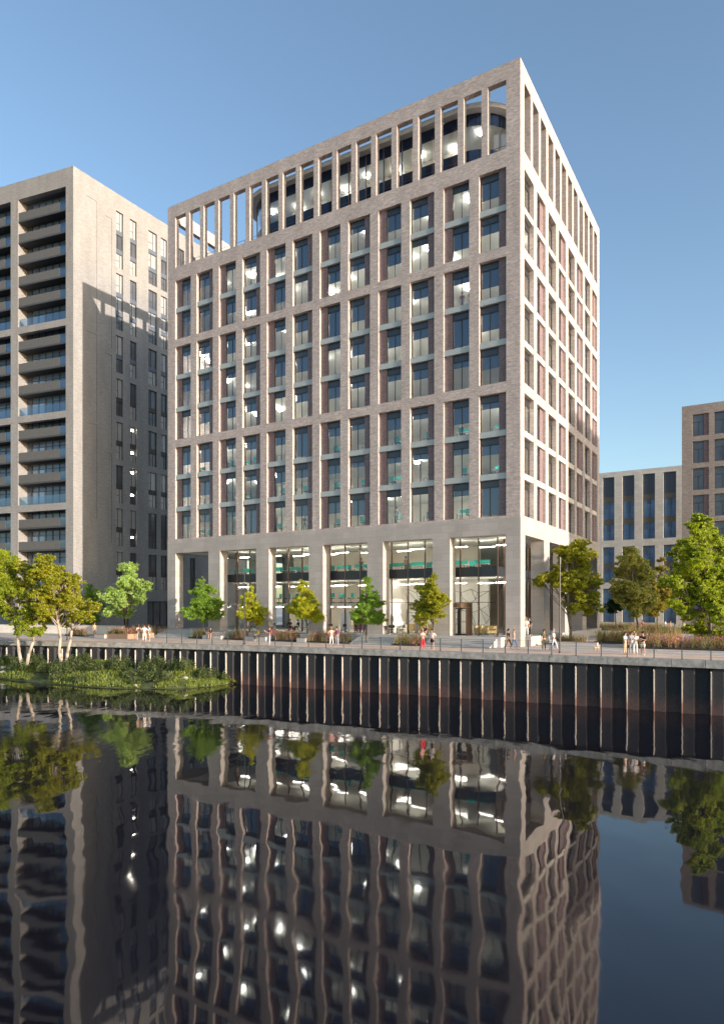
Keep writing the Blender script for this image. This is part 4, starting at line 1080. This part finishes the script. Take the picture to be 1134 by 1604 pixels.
def pose_meshes(P):
    """P: joint dictionary in metres for a 1.62 m figure facing -Y"""
    j = {k: Vector(v) for k, v in P.items()}
    # body: pelvis root, spine, neck, head; arms; legs; hands with fingers
    V, E, Rr = [], [], []
    def add(p, r_, par=None):
        V.append(tuple(p)); Rr.append(r_); i = len(V)-1
        if par is not None: E.append((par, i))
        return i
    pe = add(j['pelvis'], (.115,.085)); wa = add(j['waist'], (.10,.075), pe); ch = add(j['chest'], (.125,.085), wa); nk0 = add(j['neck']-Vector((0,0,.03)), (.055,.05), ch)
    nk = add(j['neck']+(j['head']-j['neck'])*.35, .045, nk0); hd = add(j['head'], (.072,.085), nk); ht = add(j['head']+(j['head']-j['neck']).normalized()*.075, (.058,.07), hd)
    hf = j.get('face', Vector((0,-1,0))).normalized(); add(j['head']+hf*.088+Vector((0,0,-.012)), .013, hd)      # nose
    for s_ in ('l','r'):
        sh = add(j['sh_'+s_], .050, ch); el = add(j['el_'+s_], .036, sh); wrp = add(j['wr_'+s_], .024, el)
        d = (j['wr_'+s_]-j['el_'+s_]).normalized(); side = d.cross(Vector((0,1,0)) if abs(d.y) < .8 else Vector((1,0,0))).normalized()
        pa = add(j['wr_'+s_]+d*.05, (.030,.018), wrp)
        for k, (o_, L_) in enumerate(((-.026,.075),(-.009,.088),(.009,.082),(.026,.066))):
            f0 = add(j['wr_'+s_]+d*.085+side*o_, .0095, pa); f1 = add(j['wr_'+s_]+d*(.085+L_*.55)+side*o_*1.15+Vector((0,-.008,0)), .0085, f0); add(j['wr_'+s_]+d*(.085+L_*.9)+side*o_*1.2+Vector((0,-.024,0)), .007, f1)
        t0 = add(j['wr_'+s_]+d*.045+side*-.038+Vector((0,-.012,0)), .010, pa); add(j['wr_'+s_]+d*.085+side*-.055+Vector((0,-.022,0)), .0085, t0)
        hp = add(j['hip_'+s_], .082, pe); kn = add(j['kn_'+s_], .052, hp); an = add(j['an_'+s_], .034, kn)
        fd = j.get('ft_'+s_, j['an_'+s_]+Vector((0,-.15,-.04))); add(fd, (.034,.022), an)
    body = skinned('person', V, E, Rr)
    V, E, Rr = [], [], []
    c1 = add(j['pelvis']+Vector((0,0,.0)), (.135,.105)); c2 = add(j['waist'], (.118,.092), c1); c3 = add(j['chest'], (.145,.105), c2); c4 = add(j['neck']-Vector((0,0,.045)), (.08,.07), c3)
    for s_ in ('l','r'):
        sh = add(j['sh_'+s_], .064, c3); add(j['sh_'+s_].lerp(j['el_'+s_], .85), .052, sh)
    top = skinned('shirt', V, E, Rr)
    V, E, Rr = [], [], []
    c1 = add(j['pelvis'], (.130,.100)); add(j['pelvis'].lerp(j['waist'], .5), (.115,.09), c1)
    for s_ in ('l','r'):
        hp = add(j['hip_'+s_], .094, c1); kn = add(j['kn_'+s_], .066, hp); add(j['kn_'+s_].lerp(j['an_'+s_], .85), .052, kn)
    legs = skinned('trousers', V, E, Rr)
    V, E, Rr = [], [], []
    c1 = add(j['pelvis'], (.132,.102)); add(j['pelvis'].lerp(j['waist'], .5), (.117,.092), c1)
    for s_ in ('l','r'):
        hp = add(j['hip_'+s_], .098, c1); add(j['hip_'+s_].lerp(j['kn_'+s_], .75), .082, hp)
    shorts = skinned('shorts', V, E, Rr)
    V, E, Rr = [], [], []
    for s_ in ('l','r'):
        an = add(j['an_'+s_]-Vector((0,0,.02)), .040); fd = j.get('ft_'+s_, j['an_'+s_]+Vector((0,-.15,-.04))); add(fd, (.042,.028), an)
    shoes = skinned('shoes', V, E, Rr)
    up = (j['head']-j['neck']).normalized(); hf2 = -hf
    V, E, Rr = [], [], []
    c1 = add(j['head']+up*.055+hf2*.022, (.080,.082)); add(j['head']+up*.0+hf2*.045, (.070,.060), c1); add(j['head']+up*.095+hf2*-.01, (.052,.06), c1)
    hs_ = skinned('hair', V, E, Rr)
    V, E, Rr = [], [], []
    c1 = add(j['head']+up*.055+hf2*.022, (.082,.084)); c2 = add(j['head']+up*-.02+hf2*.050, (.080,.060), c1); add(j['head']+up*.095+hf2*-.01, (.052,.06), c1); c3 = add(j['head']+up*-.13+hf2*.075, (.068,.040), c2); add(j['head']+up*-.22+hf2*.085, (.045,.028), c3)
    hl_ = skinned('hair', V, E, Rr)
    return dict(body=body, shirt=top, trousers=legs, shorts=shorts, shoes=shoes, hair_s=hs_, hair_l=hl_)
base = dict(pelvis=(0,0,.88), waist=(0,-.005,1.03), chest=(0,0,1.20), neck=(0,.01,1.36), head=(0,-.01,1.50),
            sh_l=(.165,.005,1.28), el_l=(.205,.02,1.03), wr_l=(.215,-.04,.82), sh_r=(-.165,.005,1.28), el_r=(-.205,.02,1.03), wr_r=(-.215,-.04,.82),
            hip_l=(.085,0,.84), kn_l=(.10,-.02,.46), an_l=(.105,.02,.075), hip_r=(-.085,0,.84), kn_r=(-.10,-.01,.46), an_r=(-.11,.03,.075))
def P_(**k): d = dict(base); d.update(k); return d
POSE = {
 'stand': P_(),
 'hip': P_(el_l=(.34,.06,1.08), wr_l=(.19,-.06,.98), el_r=(-.34,.06,1.08), wr_r=(-.19,-.06,.98), kn_l=(.12,-.05,.46), an_l=(.16,.0,.075)),
 'fold': P_(el_l=(.23,-.06,1.04), wr_l=(.02,-.20,1.12), el_r=(-.23,-.06,1.04), wr_r=(-.06,-.18,1.06)),
 'walk': P_(kn_l=(.09,-.20,.48), an_l=(.09,-.26,.075), kn_r=(-.09,.06,.46), an_r=(-.09,.32,.12), ft_r=(-.09,.20,.04), el_l=(.20,.14,1.05), wr_l=(.20,.12,.83), el_r=(-.20,-.06,1.04), wr_r=(-.20,-.22,.88)),
 'phone': P_(el_r=(-.20,-.10,1.06), wr_r=(-.12,-.34,1.22), el_l=(.22,-.02,1.04), wr_l=(.12,-.24,1.14)),
 'sit': P_(pelvis=(0,.10,.50), waist=(0,.10,.66), chest=(0,.05,.84), neck=(0,.03,1.00), head=(0,-.01,1.14), sh_l=(.165,.04,.92), sh_r=(-.165,.04,.92), el_l=(.21,-.06,.70), el_r=(-.21,-.06,.70), wr_l=(.12,-.28,.62), wr_r=(-.10,-.28,.62),
           hip_l=(.09,.08,.48), hip_r=(-.09,.08,.48), kn_l=(.12,-.34,.50), kn_r=(-.12,-.34,.50), an_l=(.12,-.38,.075), an_r=(-.14,-.30,.075)),
}
PM = {k: pose_meshes(v) for k, v in POSE.items()}
CM = {}
def cmat(c, nm):
    key = (nm, c)
    if key not in CM: CM[key] = plain('%s_%d' % (nm, len(CM)), c, .8 if nm != 'skin' else .5, noise=.08)
    return CM[key]
SK = (.52,.30,.21)
for pm_ in PM.values():
    for me in pm_.values(): 
        me.materials.clear(); me.materials.append(cmat(SK,'skin'))
def setmat(o, m): 
    o.material_slots[0].link = 'OBJECT'; o.material_slots[0].material = m
def person(label, pose, p, face, shirt, legs, hair=(.04,.025,.015), shoes=(.5,.5,.5), short=False, longhair=False, skin=SK, h_=1.62, group=None, pack=None):
    pm_ = PM[pose]; sc = h_/1.62
    o = link_obj('person', pm_['body'], None, p); o.rotation_euler = (0,0,face); o.scale = (sc,)*3; tag(o, label, 'person', group); setmat(o, cmat(skin,'skin'))
    s_ = link_obj('shirt', pm_['shirt'], o); setmat(s_, cmat(shirt,'cloth'))
    l_ = link_obj('shorts' if short else 'trousers', pm_['shorts' if short else 'trousers'], o); setmat(l_, cmat(legs,'cloth'))
    s_ = link_obj('shoes', pm_['shoes'], o); setmat(s_, cmat(shoes,'cloth'))
    s_ = link_obj('hair', pm_['hair_l' if longhair else 'hair_s'], o); setmat(s_, cmat(hair,'hair'))
    if pack:
        bp = MB().box(-.13,.13,.10,.26,.95,1.32).mesh('backpack', cmat(pack,'cloth')); b = bmesh.new(); b.from_mesh(bp); bmesh.ops.bevel(b, geom=b.edges[:], offset=.04, segments=3, affect='EDGES'); b.to_mesh(bp); b.free()
        k = link_obj('backpack', bp, None, p); k.rotation_euler = (0,0,face); k.scale = (sc,)*3; tag(k, 'red backpack worn by the man holding a phone', 'backpack')
W_ = (.75,.72,.68); BK = (.02,.02,.022); JN = (.10,.16,.26); BLOND = (.45,.30,.14); BR = (.09,.05,.03)
zq = ZQ-.01
person('woman in pale dress, leftmost of the group of three by the planters', 'fold', onz(217,66.5,zq), .6, (.70,.45,.33), (.45,.42,.40), BR, longhair=True)
person('man in white shirt and trousers, middle of the three by the planters', 'hip', onz(226,66,zq), .1, W_, W_, BR)
person('person in pale blue shirt, white shorts, rightmost of the three by the planters', 'stand', onz(233,66.4,zq), -.6, (.40,.55,.62), W_, BR, short=True)
person('person in tan top standing behind the timber bench on the left', 'stand', onz(148,75,zq), 1.0, (.60,.36,.20), (.15,.10,.08), BR, longhair=True)
person('woman in black seated on the timber seating block', 'sit', fl(31.9,3.0)+Vector((0,0,0)), ROT+.5, BK, (.50,.30,.22), BR, longhair=True)
person('man in dark red shirt with a backpack holding up a phone', 'phone', onz(422,59.8,zq), -1.1, (.20,.06,.09), (.55,.60,.66), BR, pack=(.35,.03,.03))
person('person in yellow top seated on the timber block behind the man with the backpack', 'sit', fl(25.6,3.0), ROT-.2, (.55,.45,.05), (.10,.09,.08), BR)
person('woman in salmon top and white trousers with hands on hips', 'hip', onz(519,59,zq), .3, (.85,.42,.32), W_, BLOND, shoes=(.6,.03,.06), longhair=True)
person('man in plum shirt and pale jeans beside the woman with hands on hips', 'stand', onz(528,59,zq), -.5, (.24,.09,.15), (.50,.53,.60), BR)
person('blonde woman in bright red trousers on the promenade', 'fold', onz(662,53.4,zq), .4, (.75,.38,.32), (.75,.02,.04), BLOND, longhair=True)
person('man in white shirt and black shorts beside the woman in red trousers', 'hip', onz(677,53.2,zq), -.6, W_, BK, BR, short=True)
person('man in black shirt and brown trousers in front of the corner pier', 'walk', onz(796,53.6,zq), .9, BK, (.22,.10,.03), BK, shoes=(.05,.2,.6))
person('blonde woman in patterned top and jeans walking by the corner pier', 'walk', onz(805,53.4,zq), 1.0, (.30,.22,.24), JN, BLOND, shoes=(.4,.03,.1), longhair=True)
person('woman in white on the stone plinth beside the colonnade', 'stand', loc(-.15,2.1,4.26), ROT+.3, W_, W_, BLOND, shoes=(.7,.2,.3), longhair=True)
person('woman in black on the stone plinth beside the colonnade', 'stand', loc(-.15,2.9,4.26), ROT-.2, BK, BK, BR, longhair=True)
person('person in long olive coat on the promenade left of the plain lamp post', 'stand', onz(852,52.6,zq), .2, (.10,.09,.03), (.10,.09,.03), BR, longhair=True)
person('person in white with pink shoes just left of the plain lamp post', 'walk', onz(867,52.4,zq), .9, W_, (.62,.66,.72), (.6,.55,.5), shoes=(.8,.05,.3), longhair=True)
person('woman in white top and sand trousers, leftmost of the four friends', 'fold', onz(979,47.8,zq), .7, W_, (.70,.50,.30), BR, longhair=True)
person('person in grey partly hidden in the middle of the four friends', 'stand', onz(989,48.6,zq), .0, (.35,.37,.42), (.30,.32,.36), BR)
person('person all in white in the middle of the four friends', 'phone', onz(995,47.6,zq), -.3, W_, W_, BLOND, longhair=True)
person('woman in black top and white shorts, rightmost of the four friends', 'fold', onz(1007,47.4,zq), -.8, BK, W_, BR, short=True, longhair=True)
person('person in dark red top by the planting far across the plaza', 'stand', onz(1007,88,zq), 0, (.35,.08,.06), (.2,.08,.05), BR)
for i, (px, D, sh_, lg, lab, ps) in enumerate([(1042,90,W_,JN,'distant person in white top and jeans behind the big tree, leftmost','walk'),(1050,86,(.7,.3,.2),W_,'distant person in coral top on the plaza','stand'),
        (1057,74,(.55,.6,.66),(.45,.5,.55),'nearest man in pale shirt and jeans on the plaza under the big tree','stand'),(1071,82,(.7,.65,.3),(.1,.1,.12),'person in pale yellow top on the plaza under the big tree','stand'),
        (1091,71,(.5,.05,.04),(.2,.2,.25),'person in red top behind the pink flowers','fold'),(1101,71,(.85,.28,.08),W_,'person in orange top behind the pink flowers','stand')]):
    person(lab, ps, onz(px,D,zq), rnd.uniform(-2,2), sh_, lg, BR)
person('white-clad man standing behind the lobby glass left of the broad olive tree', 'stand', loc(-10.9,2.6,4.26), ROT+.2, W_, W_, BR)
person('man in grey suit behind the lobby glass beside the white-clad man', 'stand', loc(-10.0,2.6,4.26), ROT-.4, (.30,.32,.36), (.30,.32,.36), BR)
person('person in pale top deeper in the lobby behind the broad olive tree', 'stand', loc(-9.2,3.3,4.26), ROT, (.6,.55,.5), (.4,.4,.4), BR)
person('dark-clothed person sitting on the terrace edge by the revolving door', 'sit', loc(-8.3,-1.05,3.98), ROT, BK, (.05,.05,.06), BR)
person('woman in black and dark red standing in the fourth colonnade opening', 'stand', loc(-16.6,.8,4.26), ROT, BK, (.25,.03,.05), BR, longhair=True)
person('man in blue-grey standing in the fourth colonnade opening', 'stand', loc(-15.6,.9,4.26), ROT, (.20,.25,.34), (.18,.2,.26), BR)
person('cafe guest in black seated left in the third colonnade opening', 'sit', loc(-24.3,.5,4.26), ROT+1.2, BK, (.04,.04,.05), BR)
person('cafe guest in black seated right in the third colonnade opening', 'sit', loc(-23.3,.5,4.26), ROT-1.2, BK, (.04,.04,.05), BR)
person('woman in salmon top inside the shop in the third colonnade opening', 'stand', loc(-21.3,2.9,4.26), ROT, (.75,.30,.20), (.75,.30,.20), BR, longhair=True)
person('man in dark grey standing on the first floor with arms raised to a phone', 'phone', loc(-17.0,2.5,9.97), ROT+.8, (.06,.06,.07), (.05,.05,.06), BR)
person('man in tan shirt on the first floor above the white lobby wall', 'stand', loc(-12.0,2.5,9.97), ROT, (.50,.30,.15), (.15,.1,.08), BR)
for lab, x, fi, c_, l_ in [('man in blue shirt standing in the corner window of the lowest brick storey',FW[11][0]+.55,0,(.08,.14,.28),(.06,.08,.14)),('man in navy in the corner window of the lowest brick storey, right side',FW[11][0]+1.5,0,(.05,.09,.2),(.05,.06,.1)),
        ('person in grey in a lit window of the lowest brick storey above the fifth opening',FW[8][0]+1.3,0,(.3,.32,.36),(.2,.2,.25)),('man in navy in a lit window of the lowest brick storey above the third opening',FW[5][0]+.7,0,(.05,.08,.18),(.05,.06,.1)),
        ('woman in red in an upper window one floor below the top brick group',FW[10][0]+1.3,5,(.6,.1,.08),(.5,.4,.4)),('man in navy in an upper window one floor below the top brick group',FW[10][0]+2.1,5,(.04,.06,.12),(.05,.05,.08))]:
    person(lab, 'stand', loc(x, 1.15, ZQ+zs_[fi][0]+.02), ROT+rnd.uniform(-.5,.5), c_, l_, BR)
# little dog
dg_ = empty('dog', onz(934,51.6,zq), .3); tag(dg_, 'small tan and white dog standing on the promenade near the low timber bench', 'dog')
V = [(0,0,.28),(0.16,0,.31),(.27,0,.42),(.36,0,.44),(-.16,0,.28),(-.27,0,.40),(.15,.06,.14),(.16,.06,.02),(.15,-.06,.14),(.16,-.06,.02),(-.14,.06,.18),(-.20,.06,.10),(-.16,.06,.02),(-.14,-.06,.18),(-.20,-.06,.10),(-.16,-.06,.02),(.25,.05,.50),(.25,-.05,.50)]
E = [(0,1),(1,2),(2,3),(0,4),(4,5),(1,6),(6,7),(1,8),(8,9),(4,10),(10,11),(11,12),(4,13),(13,14),(14,15),(2,16),(2,17)]
Rd = [.085,.09,.06,.028,.075,.015,.035,.022,.035,.022,.05,.025,.02,.05,.025,.02,.018,.018]
dm = skinned('body', V, E, Rd); dm.materials.clear(); dm.materials.append(plain('dog_fur', (.50,.38,.26), .9, noise=.5, scale=4)); link_obj('body', dm, dg_)
print('objects', len(bpy.data.objects))
